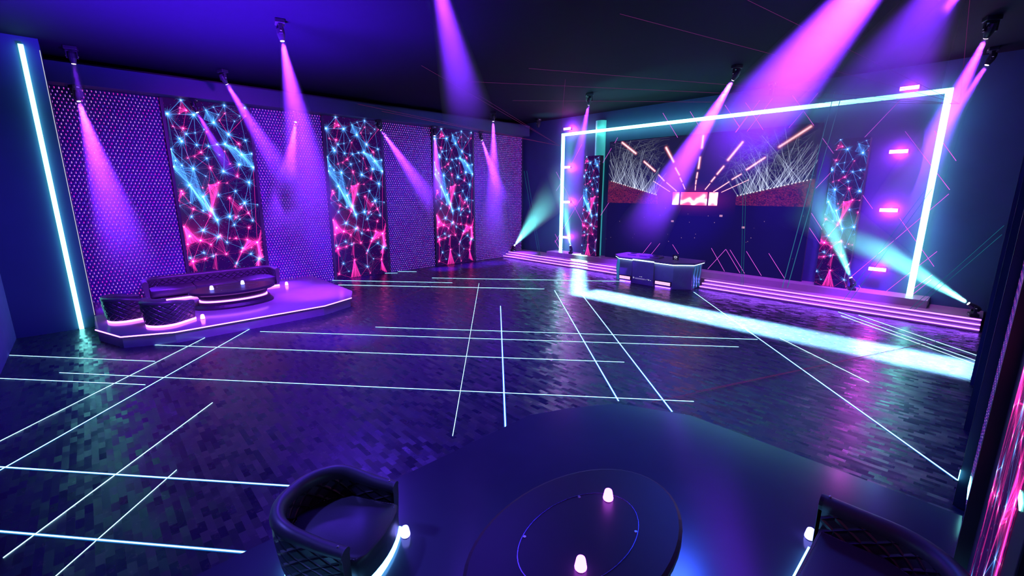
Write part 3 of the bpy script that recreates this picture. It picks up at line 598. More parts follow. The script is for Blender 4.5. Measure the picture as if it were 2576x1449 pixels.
# seating: U-shaped quilted shell lofted along a path
def u_path(hw, yf, yb, rad, n=10):
    pts = [Vector((-hw, yf)), Vector((-hw, (yf + yb + rad) / 2)), Vector((-hw, yb + rad))]
    for i in range(1, n + 1):
        a = math.pi + (math.pi / 2) * i / n; pts.append(Vector((-hw + rad + rad * math.cos(a), yb + rad + rad * math.sin(a))))
    L = 2 * (hw - rad); m = max(2, int(L / .3))
    if L > .05:
        for i in range(1, m): pts.append(Vector((-hw + rad + L * i / m, yb)))
    for p in [Vector((-p.x, p.y)) for p in pts[:3 + n]][::-1]:
        if (p - pts[-1]).length > 1e-4: pts.append(p)
    return pts
def seat(name, loc, rz, label, cat, hw, yf, yb, rad, H, thick, cushions, ledm, group=None, ctop=.37, drop=.12):
    t = thing(name, loc, label, cat, rz, group)
    path = u_path(hw, yf, yb, rad); n = len(path)
    def nrm(i):
        d = (path[min(i + 1, n - 1)] - path[max(i - 1, 0)]).normalized(); return Vector((d.y, -d.x))   # pointing inward or outward
    c = Vector((0, (yf + yb) / 2)); sgn = 1 if nrm(n // 2).dot(path[n // 2] - c) > 0 else -1
    def dz(i, z):   # the arms slope down towards the front
        k = min(1.0, max(0.0, (path[i].y - (yb + rad * .5)) / (yf - yb - rad * .5)))
        return z - drop * k * k * (3 - 2 * k) * max(0.0, z - .3) / (H - .3)
    # profile (outward offset, z): outer face up, rolled top, inner face down
    prof = [(-.05, .06), (-.03, .16), (-.012, .30), (0, .42), (0, H - .10)]
    roll = [(0.0 - thick / 2 + (thick / 2 + .012) * math.cos(a), H - .07 + .07 * math.sin(a)) for a in [R(x) for x in (0, 35, 65, 90, 115, 145, 180)]]
    inner = [(-thick, H - .12), (-thick, H * .6), (-thick, .30)]
    def loft(pr, nme, mt, cap=False):
        bm = bmesh.new(); uvl = bm.loops.layers.uv.new('UVMap'); rows = []; ul = [0.0]
        for i in range(1, n): ul.append(ul[-1] + (path[i] - path[i-1]).length)
        vl = [0.0]
        for j in range(1, len(pr)): vl.append(vl[-1] + math.hypot(pr[j][0] - pr[j-1][0], pr[j][1] - pr[j-1][1]))
        for i in range(n):
            nn = nrm(i) * sgn; rows.append([bm.verts.new((path[i].x + nn.x * o, path[i].y + nn.y * o, dz(i, z))) for o, z in pr])
        for i in range(n - 1):
            for j in range(len(pr) - 1):
                f = bm.faces.new((rows[i][j], rows[i+1][j], rows[i+1][j+1], rows[i][j+1])); f.smooth = True
                for lp, (a, b) in zip(f.loops, ((i, j), (i+1, j), (i+1, j+1), (i, j+1))): lp[uvl].uv = (ul[a], vl[b])
        if cap:
            bm.faces.new(rows[0][::-1]); bm.faces.new(rows[-1])
        return done(bm, nme, mt, t)
    full = prof + roll + inner
    loft([full[0], full[1], full[2], full[3], full[4]], 'outer_shell', M['quilt'])
    loft([(-thick, .10)] + inner[::-1], 'inner_back', M['quilt'])
    loft([prof[-1]] + roll + [inner[0]], 'rolled_edge', M['leather'])
    # arm ends
    for s in (0, n - 1):
        nn = nrm(s) * sgn; bm = bmesh.new()
        vs = [bm.verts.new((path[s].x + nn.x * o, path[s].y + nn.y * o + .004, dz(s, z))) for o, z in full + [(-thick, .06)]]
        bm.faces.new(vs); e = bmesh.ops.extrude_face_region(bm, geom=bm.faces[:]); 
        for v in [g for g in e['geom'] if isinstance(g, bmesh.types.BMVert)]: v.co.y -= .03
        a = done(bm, 'arm_end', M['leather'], t)
        bm = bmesh.new(); bmesh.ops.create_uvsphere(bm, u_segments=10, v_segments=6, radius=.012)
        st = done(bm, 'stud', M['metal'], a, True); st.location = (path[s].x - nn.x * thick * .5, path[s].y - .06, dz(s, H) + .006)
    # base and light ring
    w0 = hw - .06
    def outline(off, front):
        o = []
        for i in range(n):
            nn = nrm(i) * sgn; o.append((path[i].x + nn.x * off, path[i].y + nn.y * off))
        bul = .07 if cushions == 1 else 0
        a, b = o[0][0], o[-1][0]
        arc = [(b + (a - b) * k / 8, front + bul * (1 - (2 * k / 8 - 1) ** 2)) for k in range(1, 8)]
        return [(a, front)] + o + [(b, front)] + arc
    ring_in = outline(-.10, yf); ring_out = outline(-.05, yf + .04)
    bm = bmesh.new(); prism(bm, ring_in, .0, .10); done(bm, 'base', M['black'], t)
    bm = bmesh.new(); m = len(ring_in)
    for i in range(m):
        a, b = ring_in[i], ring_in[(i + 1) % m]; c1, d1 = ring_out[i], ring_out[(i + 1) % m]
        vs = [bm.verts.new((*p, z)) for z in (.004, .055) for p in (a, b, d1, c1)]
        bm.faces.new(vs[:4][::-1]); bm.faces.new(vs[4:]); bm.faces.new((vs[3], vs[2], vs[6], vs[7])); bm.faces.new((vs[1], vs[0], vs[4], vs[5]))
    bmesh.ops.remove_doubles(bm, verts=bm.verts, dist=1e-4)
    done(bm, 'light_ring', ledm, t)
    # cushions
    iw = hw - thick - .01
    for k in range(cushions):
        x0 = -iw + 2 * iw * k / cushions + .004; x1 = -iw + 2 * iw * (k + 1) / cushions - .004
        r0 = rad * .75 if k == 0 else .02; r1 = rad * .75 if k == cushions - 1 else .02; yb2 = yb + thick + .01
        fc = .05 if cushions == 1 else -.03
        pts = [(x0, yf + fc)]
        if k == 0 and r0 > .03:
            pts += [(x0 + r0 + r0 * math.cos(a), yb2 + r0 + r0 * math.sin(a)) for a in [math.pi + i * math.pi / 12 for i in range(7)]]
        else: pts += [(x0, yb2)]
        if k == cushions - 1 and r1 > .03:
            pts += [(x1 - r1 + r1 * math.cos(a), yb2 + r1 + r1 * math.sin(a)) for a in [-math.pi / 2 + i * math.pi / 12 for i in range(7)]]
        else: pts += [(x1, yb2)]
        pts += [(x1, yf + fc)]
        if cushions == 1: pts += [(x1 + (x0 - x1) * k / 8, yf + fc + .07 * (1 - (2 * k / 8 - 1) ** 2)) for k in range(1, 8)]
        bm = bmesh.new(); prism(bm, pts, .12, ctop)
        top = [e for e in bm.edges if all(v.co.z > .3 for v in e.verts)]
        bmesh.ops.bevel(bm, geom=top, offset=.05, segments=4, affect='EDGES', profile=.6)
        cu = done(bm, 'seat_cushion', M['leather'], t, True)
        sp_ = [(px * .985 + (x0 + x1) / 2 * .015, py, .435) for px, py in pts]
        bm = bmesh.new()
        for i in range(len(pts)):
            a, b = Vector((*pts[i], .405)), Vector((*pts[(i + 1) % len(pts)], .405))
            cc = Vector(((x0 + x1) / 2, (yf + yb) / 2, .405)); a = a + (cc - a) * .05; b = b + (cc - b) * .05; a.z = b.z = ctop - .002
            L = (b - a).length; m_ = max(1, int(L / .026))
            for j in range(m_):
                p = a + (b - a) * ((j + .2) / m_); q = a + (b - a) * ((j + .75) / m_); tube(bm, p, q, .0022, 4)
        done(bm, 'stitching', M['stitch'], cu)
    return t
M['stitch'] = pbr('grey_thread', (0.35, 0.3, 0.38), 0.7)
AC = dict(hw=.47, yf=.37, yb=-.50, rad=.44, H=.66, thick=.10, cushions=1)
def face(x, y, tx, ty): return math.atan2(ty - y, tx - x) - math.pi / 2
seat('armchair', (-3.62, 1.23, .30), R(-56), 'dark quilted tub armchair in the near foreground, blue glow under its front', 'armchair', ledm=M['bluebase'], group='armchairs on the near lounge', **AC)
seat('armchair', (-2.92, -.12, .30), R(-26), 'dark quilted tub armchair cut off by the bottom edge of the picture', 'armchair', ledm=M['bluebase'], group='armchairs on the near lounge', **AC)
seat('armchair', (-13.95, 1.10, .30), R(38), 'dark quilted tub armchair at the front of the far lounge platform, pink glow below', 'armchair', ledm=M['pinkbase'], group='armchairs on the far lounge', **AC)
seat('armchair', (-15.10, .42, .30), R(14), 'dark quilted tub armchair nearest the dark left wall, pink glow below', 'armchair', ledm=M['pinkbase'], group='armchairs on the far lounge', **AC)
SF = dict(ctop=.35, drop=0, hw=1.87, yf=.48, yb=-.55, rad=.55, H=.64, thick=.125, cushions=3)
seat('sofa', (-17.33, 2.75, .30), R(-90), 'long dark quilted curved sofa against the left wall', 'sofa', ledm=M['pinkbase'], **SF)
seat('sofa', (-.17, 2.62, .30), R(90), 'curved end of a dark quilted sofa at the bottom right', 'sofa', ledm=M['bluebase'], **SF)

# oval tables
def oval(bm, a, b, z0, z1, seg=48, a2=None, b2=None):
    lo = [bm.verts.new((a * math.cos(2*math.pi*i/seg), b * math.sin(2*math.pi*i/seg), z0)) for i in range(seg)]
    a2 = a if a2 is None else a2; b2 = b if b2 is None else b2
    hi = [bm.verts.new((a2 * math.cos(2*math.pi*i/seg), b2 * math.sin(2*math.pi*i/seg), z1)) for i in range(seg)]
    bm.faces.new(lo[::-1]); bm.faces.new(hi)
    for i in range(seg): bm.faces.new((lo[i], lo[(i+1) % seg], hi[(i+1) % seg], hi[i]))
def table(loc, rz, label, led):
    t = thing('coffee_table', loc, label, 'table', rz)
    bm = bmesh.new(); oval(bm, .64, 1.04, 0, .05); oval(bm, .64, 1.04, .05, .12, a2=.58, b2=.97); oval(bm, .55, .94, .12, .19); done(bm, 'base', M['table'], t)
    bm = bmesh.new(); oval(bm, .50, .88, .19, .23); done(bm, 'light_ring', led, t)
    bm = bmesh.new(); oval(bm, .47, .85, .23, .40, a2=.54, b2=.93); done(bm, 'pedestal', M['table'], t)
    bm = bmesh.new(); oval(bm, .64, 1.04, .40, .435, a2=.70, b2=1.11); oval(bm, .70, 1.11, .435, .485); oval(bm, .70, 1.11, .485, .5, a2=.67, b2=1.08); top = done(bm, 'table_top', M['table'], t)
    bm = bmesh.new(); seg = 64
    for i in range(seg):
        a0, a1 = 2*math.pi*i/seg, 2*math.pi*(i+1)/seg
        v = [bm.verts.new((r1 * math.cos(a), r2 * math.sin(a), z)) for a, r1, r2, z in ((a0, .385, .625, .5005), (a1, .385, .625, .5005), (a1, .385, .625, .504), (a0, .385, .625, .504), (a0, .392, .632, .5005), (a1, .392, .632, .5005), (a1, .392, .632, .504), (a0, .392, .632, .504))]
        bm.faces.new((v[3], v[2], v[6], v[7])); bm.faces.new((v[0], v[1], v[2], v[3])); bm.faces.new((v[5], v[4], v[7], v[6]))
    done(bm, 'inlay_ring', M['inlay'], top)
    for x, y in ((-.30, -.30), (-.30, .30), (.30, .30), (.30, -.30)):
        bm = bmesh.new(); bmesh.ops.create_cone(bm, cap_ends=True, segments=14, radius1=.014, radius2=.012, depth=.006, matrix=Matrix.Translation((x, y * 1.2, .503))); done(bm, 'stud', M['metal'], top)
    return t
M['inlay'] = pbr('violet_metal_inlay', (0.25, 0.18, 0.45), 0.25, metal=.8)
table((-15.05, 2.83, .30), 0, 'oval black two-tier table with pink light ring on the far lounge platform', M['pinkbase'])
table((-1.93, 2.60, .30), 0, 'large oval black table in the foreground centre', M['bluebase'])

# small glowing lamps
def lamp(loc, mat, label, s=1.0):
    t = thing('table_lamp', loc, label, 'lamp', 0, 'small glowing cone lamps')
    bm = bmesh.new(); bmesh.ops.create_cone(bm, cap_ends=True, segments=20, radius1=.036*s, radius2=.036*s, depth=.008, matrix=Matrix.Translation((0, 0, .004))); done(bm, 'base', M['black'], t)
    bm = bmesh.new(); prof = [(.0, .008), (.040, .008), (.046, .016), (.047, .028), (.036, .090), (.031, .104), (.021, .112), (0, .115)]
    rows = []
    for r, z in prof: rows.append([bm.verts.new((r*s * math.cos(2*math.pi*i/20), r*s * math.sin(2*math.pi*i/20), z*s)) for i in range(20)] if r > 0 else [bm.verts.new((0, 0, z*s))])
    for a, b in zip(rows, rows[1:]):
        for i in range(20):
            j = (i + 1) % 20
            if len(a) == 1: bm.faces.new((a[0], b[j], b[i]))
            elif len(b) == 1: bm.faces.new((a[i], a[j], b[0]))
            else: bm.faces.new((a[i], a[j], b[j], b[i]))
    done(bm, 'shade', mat, t, True)
lamp((-2.02, 3.12, .80), M['lamp_violet'], 'pink glowing cone lamp on the near table, the farther one')
lamp((-1.71, 2.32, .80), M['lamp_violet'], 'pink glowing cone lamp on the near table, the closer one')
lamp((-3.43, 1.80, .30), M['lamp_blue'], 'blue-white glowing cone lamp on the floor beside the near armchair')
lamp((-.72, 4.64, .30), M['lamp_blue'], 'blue-white glowing cone lamp half hidden by the sofa end at bottom right')
lamp((-14.99, 2.28, .80), M['lamp_blue'], 'small blue-white cone lamp on the far table, left one', 1.15)
lamp((-15.25, 3.12, .80), M['lamp_blue'], 'small blue-white cone lamp on the far table, right one', 1.15)
lamp((-13.74, 1.80, .30), M['lamp_pink'], 'pink cone lamp on the far platform beside the front armchair', 1.15)
lamp((-16.75, 4.78, .30), M['lamp_pink'], 'pink cone lamp on the far platform beside the sofa end', 1.15)

# DJ booth
def booth():
    t = thing('dj_booth', (-8.6, 15.9, 0), 'dark angular DJ booth with a white light line, in front of the stage', 'DJ booth')
    P0 = [(-10.38, 16.7), (-10.40, 15.85), (-10.0, 15.42), (-7.70, 15.40), (-7.20, 15.88), (-7.22, 16.7)]
    L = lambda pts: [(x + 8.6, y - 15.9) for x, y in pts]
    bm = bmesh.new(); prism(bm, L(P0), 0, .90); body = done(bm, 'body', M['booth'], t)
    Q = [(-10.50, 16.75), (-10.50, 15.80), (-10.03, 15.35), (-7.68, 15.33), (-7.12, 15.85), (-7.14, 16.75)]
    bm = bmesh.new(); prism(bm, L(Q), .93, 1.0); done(bm, 'counter_top', M['boothtop'], t)
    Q2 = [(-10.48, 16.74), (-10.48, 15.81), (-10.02, 15.37), (-7.69, 15.35), (-7.14, 15.86), (-7.16, 16.74)]
    bm = bmesh.new(); prism(bm, L(Q2), .90, .93); done(bm, 'led_strip', M['boothled'], t)
    bm = bmesh.new(); bx(bm, -9.38 + 8.6, -8.46 + 8.6, 15.34 - 15.9, 15.44 - 15.9, 0, .925, .01); mid = done(bm, 'centre_panel', M['booth'], t)
    bm = bmesh.new(); bx(bm, -9.38 + 8.6, -8.46 + 8.6, 15.325 - 15.9, 15.35 - 15.9, .925, .96); done(bm, 'led_strip', M['boothled'], mid)
    for x in (-9.39, -8.45):
        bm = bmesh.new(); bx(bm, x + 8.6 - .006, x + 8.6 + .006, -.575, -.55, .02, .9); done(bm, 'seam', M['boothtop'], mid)
    # pink cell bars and low light strips
    for x0, x1 in ((-9.96, -9.47), (-8.38, -7.77)):
        bm = bmesh.new(); bx(bm, x0 + 8.6 - .03, x1 + 8.6 + .03, 15.36 - 15.9, 15.43 - 15.9, .10, .27, .005); b = done(bm, 'cell_bar', M['black'], t)
        bm = bmesh.new(); n = 12
        for i in range(n):
            for j in range(2):
                a = x0 + 8.6 + (x1 - x0) * i / n; bx(bm, a + .004, a + (x1 - x0) / n - .004, -.548, -.54, .125 + .06 * j, .175 + .06 * j)
        done(bm, 'light_cells', M['blinder'], b)
        bm = bmesh.new(); bx(bm, x0 + 8.6, x1 + 8.6, 15.38 - 15.9, 15.41 - 15.9, .012, .04); done(bm, 'low_led_strip', M['stepled'], t)
    # small printed marks on the centre panel: ring, slider, caption dashes
    bm = bmesh.new(); y = -.563
    for i in range(16):
        a0, a1 = 2*math.pi*i/16, 2*math.pi*(i+1)/16
        v = [bm.verts.new((-9.30 + 8.6 + r * math.cos(a), y, .235 + r * math.sin(a))) for r, a in ((.030, a0), (.030, a1), (.018, a1), (.018, a0))]
        bm.faces.new(v)
    for x, z, w, h in [(-9.03, .30, .03, .014), (-8.985, .30, .012, .014), (-8.95, .30, .045, .014), (-8.64, .235, .05, .012), (-8.64, .21, .06, .012), (-8.56, .21, .04, .012), (-8.70, .235, .03, .012), (-8.76, .215, .03, .012)]:
        bx(bm, x + 8.6 - w/2, x + 8.6 + w/2, y - .001, y, z, z + h)
    done(bm, 'printed_marks', M['white'], mid)
    bm = bmesh.new(); bx(bm, -9.23 + 8.6, -8.80 + 8.6, -.575, -.56, .20, .245, .006); done(bm, 'slider', M['greybar'], mid)
    # wavy side fins
    for x, s in ((-7.19, 1),):
        bm = bmesh.new(); n = 24
        for k in range(3):
            yy = [.08, .30, .52][k] - .02
            rows = []
            for i in range(n + 1):
                z = .04 + .85 * i / n; off = .03 * math.sin(i / n * 2 * math.pi * 1.3 + k)
                rows.append([bm.verts.new((x + 8.6 + s * (.01 + .02 * (j % 2)), yy + off + j * .06, z)) for j in range(3)])
            for i in range(n):
                for j in range(2): bm.faces.new((rows[i][j], rows[i][j+1], rows[i+1][j+1], rows[i+1][j]))
        done(bm, 'wavy_fin', M['fin'], t, True)
    for k in range(2):
        bm = bmesh.new(); rows = []
        for i in range(25):
            z = .02 + .87 * i / 24; off = .03 * math.sin(i / 24 * 2 * math.pi * 1.4 + k * 1.5)
            rows.append([bm.verts.new((-10.30 + .12 * k + 8.6 + off + j * .05, 15.66 - .13 * k - 15.9 - .03 - .015 * (j % 2) - off * .5, z)) for j in range(3)])
        for i in range(24):
            for j in range(2): bm.faces.new((rows[i][j], rows[i][j+1], rows[i+1][j+1], rows[i+1][j]))
        done(bm, 'wavy_fin', M['fin'], t, True)
    return t
M['fin'] = pbr('teal_reflection_fin', (0.15, 0.45, 0.6), 0.15, metal=.7, emit=(0.02, .16, .26), es=.6)  # teal reflection put into base colour and emission
booth()
# gear on the booth
t = thing('logo_sign', (-7.98, 16.05, 1.0), 'small black sign with a white ring emblem on the DJ booth', 'sign')
bm = bmesh.new(); bx(bm, -.12, .12, 0, .02, 0, .20, .006); done(bm, 'plate', M['black'], t)
bm = bmesh.new()
for (cx, cz, r, tt) in ((-.014, .115, .042, .010), (.014, .115, .042, .010)):
    for i in range(28):
        a0, a1 = 2*math.pi*i/28, 2*math.pi*(i+1)/28
        bm.faces.new([bm.verts.new((cx + rr * 1.2 * math.cos(a), -.003, cz + rr * math.sin(a))) for rr, a in ((r, a0), (r, a1), (r - tt, a1), (r - tt, a0))])
for x, w in ((-.05, .012), (-.02, .008), (.01, .008), (.045, .016)): bx(bm, x, x + w, -.004, -.002, .03, .042)
done(bm, 'emblem', M['white'], t)
for x, nm_, lb in ((-9.75, 'turntable', 'flat dark DJ deck at the left end of the booth top'), (-8.75, 'turntable', 'flat dark DJ deck at the middle right of the booth top')):
    t = thing(nm_, (x, 16.05, 1.0), lb, 'DJ deck', 0, 'DJ decks on the booth')
    bm = bmesh.new(); bx(bm, -.2, .2, -.2, .2, 0, .07, .01); done(bm, 'body', M['boothtop'], t)
    bm = bmesh.new(); bmesh.ops.create_cone(bm, cap_ends=True, segments=24, radius1=.13, radius2=.13, depth=.02, matrix=Matrix.Translation((-.03, 0, .08))); done(bm, 'platter', M['black'], t)
    bm = bmesh.new(); tube(bm, (.15, .15, .09), (.08, -.08, .09), .006); done(bm, 'tonearm', M['metal'], t)
t = thing('mixer', (-9.25, 16.05, 1.0), 'small dark mixer between the DJ decks', 'mixer')
bm = bmesh.new(); bx(bm, -.16, .16, -.2, .2, 0, .09, .01); done(bm, 'body', M['boothtop'], t)
for i in range(3):
    for j in range(2):
        bm = bmesh.new(); bmesh.ops.create_cone(bm, cap_ends=True, segments=10, radius1=.014, radius2=.011, depth=.02, matrix=Matrix.Translation((-.09 + .09 * i, -.02 + .1 * j, .10))); done(bm, 'knob', M['metal'], t)

# moving head lights -------------------------------------------------------------
HAZES, LAMPS = [], []
def fading_haze(name, L, dens, tail):
    """haze that thins out towards the far end of the shaft (object Z runs from -L/2 at the lamp to L/2)"""
    m, nt, out = nm(name); k = N(nt)
    tc = nt.nodes.new('ShaderNodeTexCoord'); sp = nt.nodes.new('ShaderNodeSeparateXYZ'); nt.links.new(tc.outputs['Object'], sp.inputs[0])
    mr = nt.nodes.new('ShaderNodeMapRange'); mr.interpolation_type = 'SMOOTHSTEP'
    nt.links.new(sp.outputs[2], mr.inputs[0]); mr.inputs[1].default_value = L * (tail - .5); mr.inputs[2].default_value = L / 2
    mr.inputs[3].default_value = dens; mr.inputs[4].default_value = 0.0
    v = nt.nodes.new('ShaderNodeVolumeScatter'); v.inputs['Color'].default_value = (1, 1, 1, 1)
    nt.links.new(mr.outputs[0], v.inputs['Density']); nt.links.new(v.outputs[0], out.inputs['Volume'])
    return m
def cone_haze(p, q, r0, r1, label, dens, tail=None):
    p, q = Vector(p), Vector(q); d = q - p
    bm = bmesh.new(); bmesh.ops.create_cone(bm, cap_ends=True, segments=32, radius1=r0, radius2=r1, depth=d.length)
    mt = M_haze(dens) if tail is None else fading_haze('fading_haze', d.length, dens, tail)
    o = done(bm, 'light_shaft', mt); o.rotation_euler = d.to_track_quat('Z', 'Y').to_euler(); o.location = (p + q) / 2
    HAZES.append(o)
    tag(o, label, 'light shaft', kind='stuff'); return o
_hz = {}
def M_haze(d):
    if d not in _hz: _hz[d] = haze_mat('thin_haze_%d' % int(d * 1000), d)
    return _hz[d]

def moving_head(mount, target, label, lens, up=True, s=1.0, beam=None):
    """mount: where the base touches ceiling (up) or floor. Returns lens position and direction."""
    mount = Vector(mount); sg = -1 if up else 1
    t = thing('moving_head_light', mount, label, 'stage light', 0, 'moving head stage lights')
    piv = mount + Vector((0, 0, sg * .36 * s)); d = (Vector(target) - piv).normalized()
    az = math.atan2(d.y, d.x); t.rotation_euler = (0, 0, az)       # local +X towards the target
    def zz(a, b): return (sg * a * s, sg * b * s) if sg > 0 else (sg * b * s, sg * a * s)
    bm = bmesh.new(); z0, z1 = zz(.0, .13); bx(bm, -.14*s, .14*s, -.19*s, .19*s, z0, z1, .02*s); base = done(bm, 'base', M['black'], t)
    bm = bmesh.new(); bx(bm, .139*s, .145*s, -.05*s, .05*s, *( (sg*.085*s, sg*.05*s) if sg < 0 else (sg*.05*s, sg*.085*s)), 0); done(bm, 'status_panel', M['greybar'], base)
    bm = bmesh.new()
    z0, z1 = zz(.13, .18); bx(bm, -.06*s, .06*s, -.17*s, .17*s, z0, z1, .012*s)
    z0, z1 = zz(.15, .42)
    for y in (-.17, .13): bx(bm, -.055*s, .055*s, y*s, (y + .04)*s, z0, z1, .015*s)
    yoke = done(bm, 'yoke', M['black'], t)
    for y in (-.178, .172):
        bm = bmesh.new(); bx(bm, -.025*s, .025*s, y*s, (y + .006)*s, sg*.345*s - .01*s, sg*.345*s + .01*s); done(bm, 'badge', M['greybar'], yoke)
    el = math.atan2(d.z, math.hypot(d.x, d.y))
    bm = bmesh.new(); prof = [(-.20, .03), (-.19, .085), (-.10, .115), (.05, .118), (.15, .095), (.20, .078), (.235, .074)]
    seg = 12; rows = [[bm.verts.new((x*s, r*s*math.cos(2*math.pi*(i+.5)/seg), r*s*math.sin(2*math.pi*(i+.5)/seg))) for i in range(seg)] for x, r in prof]
    for a, b in zip(rows, rows[1:]):
        for i in range(seg): bm.faces.new((a[i], a[(i+1) % seg], b[(i+1) % seg], b[i]))
    bm.faces.new(rows[0]); bm.faces.new(rows[-1])
    head = done(bm, 'head', M['black'], t); head.location = (0, 0, sg*.36*s); head.rotation_euler = (0, -el, 0)
    bm = bmesh.new(); bmesh.ops.create_cone(bm, cap_ends=True, segments=16, radius1=.060*s, radius2=.060*s, depth=.01, matrix=Matrix.Translation((.240*s, 0, 0)) @ Matrix.Rotation(R(90), 4, 'Y')); done(bm, 'lens', lens, head)
    return piv + d * .25 * s, d

def beam(p, d, length, ang, power, col, label, dens=.25, r0=.06, tail=.45):
    q = p + d * length; h = math.tan(R(ang / 2))
    own = cone_haze(p + d * .01, q, r0, r0 + length * h * .96, label, dens, tail)
    # light sits at the lens
    l = bpy.data.lights.new('beam_lamp', 'SPOT'); l.spot_size = R(ang); l.spot_blend = 1.0; l.color = col; l.energy = power; l.shadow_soft_size = .045
    o = bpy.data.objects.new('beam_lamp', l); C.objects.link(o); o.location = p + d * .02; o.rotation_euler = d.to_track_quat('-Z', 'Y').to_euler(); LAMPS.append((o, own))

BP = 21000
HEADS = [  # mount, target, up, lens, label, beam(length, angle, power) , beam label
 ((-16.35, .30, 7.1), (-16.6, .35, 2), 1, 'v', 'dark moving head light on the ceiling nearest the dark left wall', (1.3, 14, .06), 'very faint violet beam below the ceiling light nearest the dark left wall'),
 ((-17.75, .27, 6.4), (-16.9, .77, .66), 1, 'v', 'moving head light at the top of the first dotted panel', (5.4, 21, 1.7), 'violet beam falling over the first dotted panel'),
 ((-17.75, 2.95, 6.4), (-17.3, 3.95, 3.3), 1, 'v', 'moving head light in front of the display top behind the sofa', (2.3, 15, .45), 'short violet beam in front of the display behind the sofa'),
 ((-16.35, 3.55, 7.1), (-17.3, 6.0, 2.6), 1, 'v', 'moving head light on the ceiling above the display behind the sofa', (4.3, 18, .9), 'slanting violet beam crossing the right edge of the display behind the sofa'),
 ((-10.9, 3.54, 7.1), (-10.75, 4.15, 0.0), 1, 'v', 'largest moving head light, hanging high at upper left', (5.2, 22, 1.0), 'broad violet beam from the largest ceiling light at upper left'),
 ((-17.75, 6.0, 6.4), (-17.2, 4.95, 2.4), 1, 'v', 'moving head light at the top of the second dotted panel', (4.6, 22, 1.2), 'violet beam slanting left over the second dotted panel'),
 ((-17.75, 9.2, 6.4), (-17.2, 12.2, 1.9), 1, 'v', 'moving head light left of the top of the third dotted panel', (4.9, 17, 1.7), 'violet beam slanting right across the third dotted panel'),
 ((-17.75, 11.9, 6.4), (-17.2, 11.8, .5), 1, 'v', 'moving head light left of the top of the display nearest the stage', (4.6, 16, 1.4), 'upright violet beam between the third dotted panel and the third display'),
 ((-16.35, 14.2, 7.1), (-16.9, 14.7, 0.0), 1, 'v', 'moving head light on the ceiling above the widest dotted panel', (6.5, 16, 2.2), 'upright violet beam in front of the widest dotted panel'),
 ((-17.75, 14.6, 6.4), (-17.3, 16.0, 2.3), 1, 'v', 'moving head light at the left top of the widest dotted panel', (3.6, 17, 1.8), 'violet beam slanting right over the widest dotted panel'),
 ((-16.35, 17.2, 7.1), (-16.35, 17.2, 2), 1, 'o', 'unlit moving head light near the left back corner of the ceiling', None, ''),
 ((-10.9, 14.2, 7.1), (-13.9, 16.6, 2.0), 1, 'v', 'moving head light on the ceiling left of the stage frame, greenish body', (5.6, 15, 1.0), 'violet beam slanting left to the left side of the stage frame'),
 ((-5.67, 14.2, 7.1), (-9.6, 15.9, 1.6), 1, 'v', 'moving head light on the ceiling above the top bar of the frame', (6.9, 19, 4.5), 'violet beam slanting left in front of the concert screen'),
 ((-5.67, 17.2, 7.1), (-5.67, 17.2, 2), 1, 'o', 'unlit moving head light above the right part of the concert screen', None, ''),
 ((-.62, 14.2, 7.1), (-2.0, 16.6, 2.2), 1, 'v', 'moving head light at upper right, the higher of two', (5.2, 18, 1.6), 'bright violet beam right of the frame corner, from the higher lamp'),
 ((-.62, 17.2, 7.1), (-2.0, 16.9, 3.2), 1, 'v', 'moving head light at upper right, the lower of two', (3.9, 15, .8), 'violet beam right of the frame corner, from the lower lamp'),
 ((-17.93, 16.98, .28), (-12.9, 15.6, 4.3), 0, 't', 'moving head light on the left end of the stage steps', (5.6, 20, 1.2), 'teal beam rising right from the left end of the stage'),
 ((-14.15, 17.35, .50), (-14.95, 16.9, 5.5), 0, 't', 'moving head light on the stage next to the left slim display', (4.2, 17, .7), 'teal beam rising beside the left side of the frame'),
 ((-2.68, 17.35, .50), (-4.3, 16.8, 4.4), 0, 't', 'moving head light on the stage next to the right slim display', (3.8, 18, .7), 'teal beam rising in front of the right slim display'),
 ((.08, 17.0, .28), (-4.2, 15.9, 3.3), 0, 't', 'moving head light on the right end of the stage steps', (5.2, 19, 1.5), 'broad teal beam rising left from the right end of the stage'),
 # fixtures beyond the top edge of the picture whose beams come into view
 ((-5.67, 3.8, 7.1), (-11.2, 8.9, 5.25), 1, 'v', 'moving head light above the top edge of the picture, left of centre', (7.2, 13, 1.2), 'violet beam entering from the top edge, left of centre'),
 ((-.62, 10.0, 7.1), (-4.3, 16.4, 3.8), 1, 'v', 'moving head light above the top edge of the picture, far right', (6.6, 12, 1.4), 'slim violet beam entering from the top edge, far right'),
 ((-.62, 8.6, 7.1), (-4.0, 17.0, 3.6), 1, 'v', 'added moving head light above the top edge of the picture, behind the broad shaft', (8.0, 30, .22), 'added wide dim violet glow between the two shafts at upper right'),  # unseen fixture added for violet haze between the shafts
 ((-.62, 6.9, 7.1), (-8.2, 16.8, 3.0), 1, 'v', 'moving head light above the top edge of the picture, right of centre', (8.6, 19, 6.5), 'very broad violet beam entering from the top edge, right of centre'),
]
for mt, tg, up, ln, lb, bmx, bl in HEADS:
    p, d = moving_head(mt, tg, lb, M[{'v': 'lens_v', 't': 'lens_t', 'o': 'lens_off'}[ln]], bool(up), .68)
    if bmx:
        beam(p, d, bmx[0], bmx[1], BP * bmx[2], VIOLET if ln == 'v' else TEAL, bl)

PUFFS = []
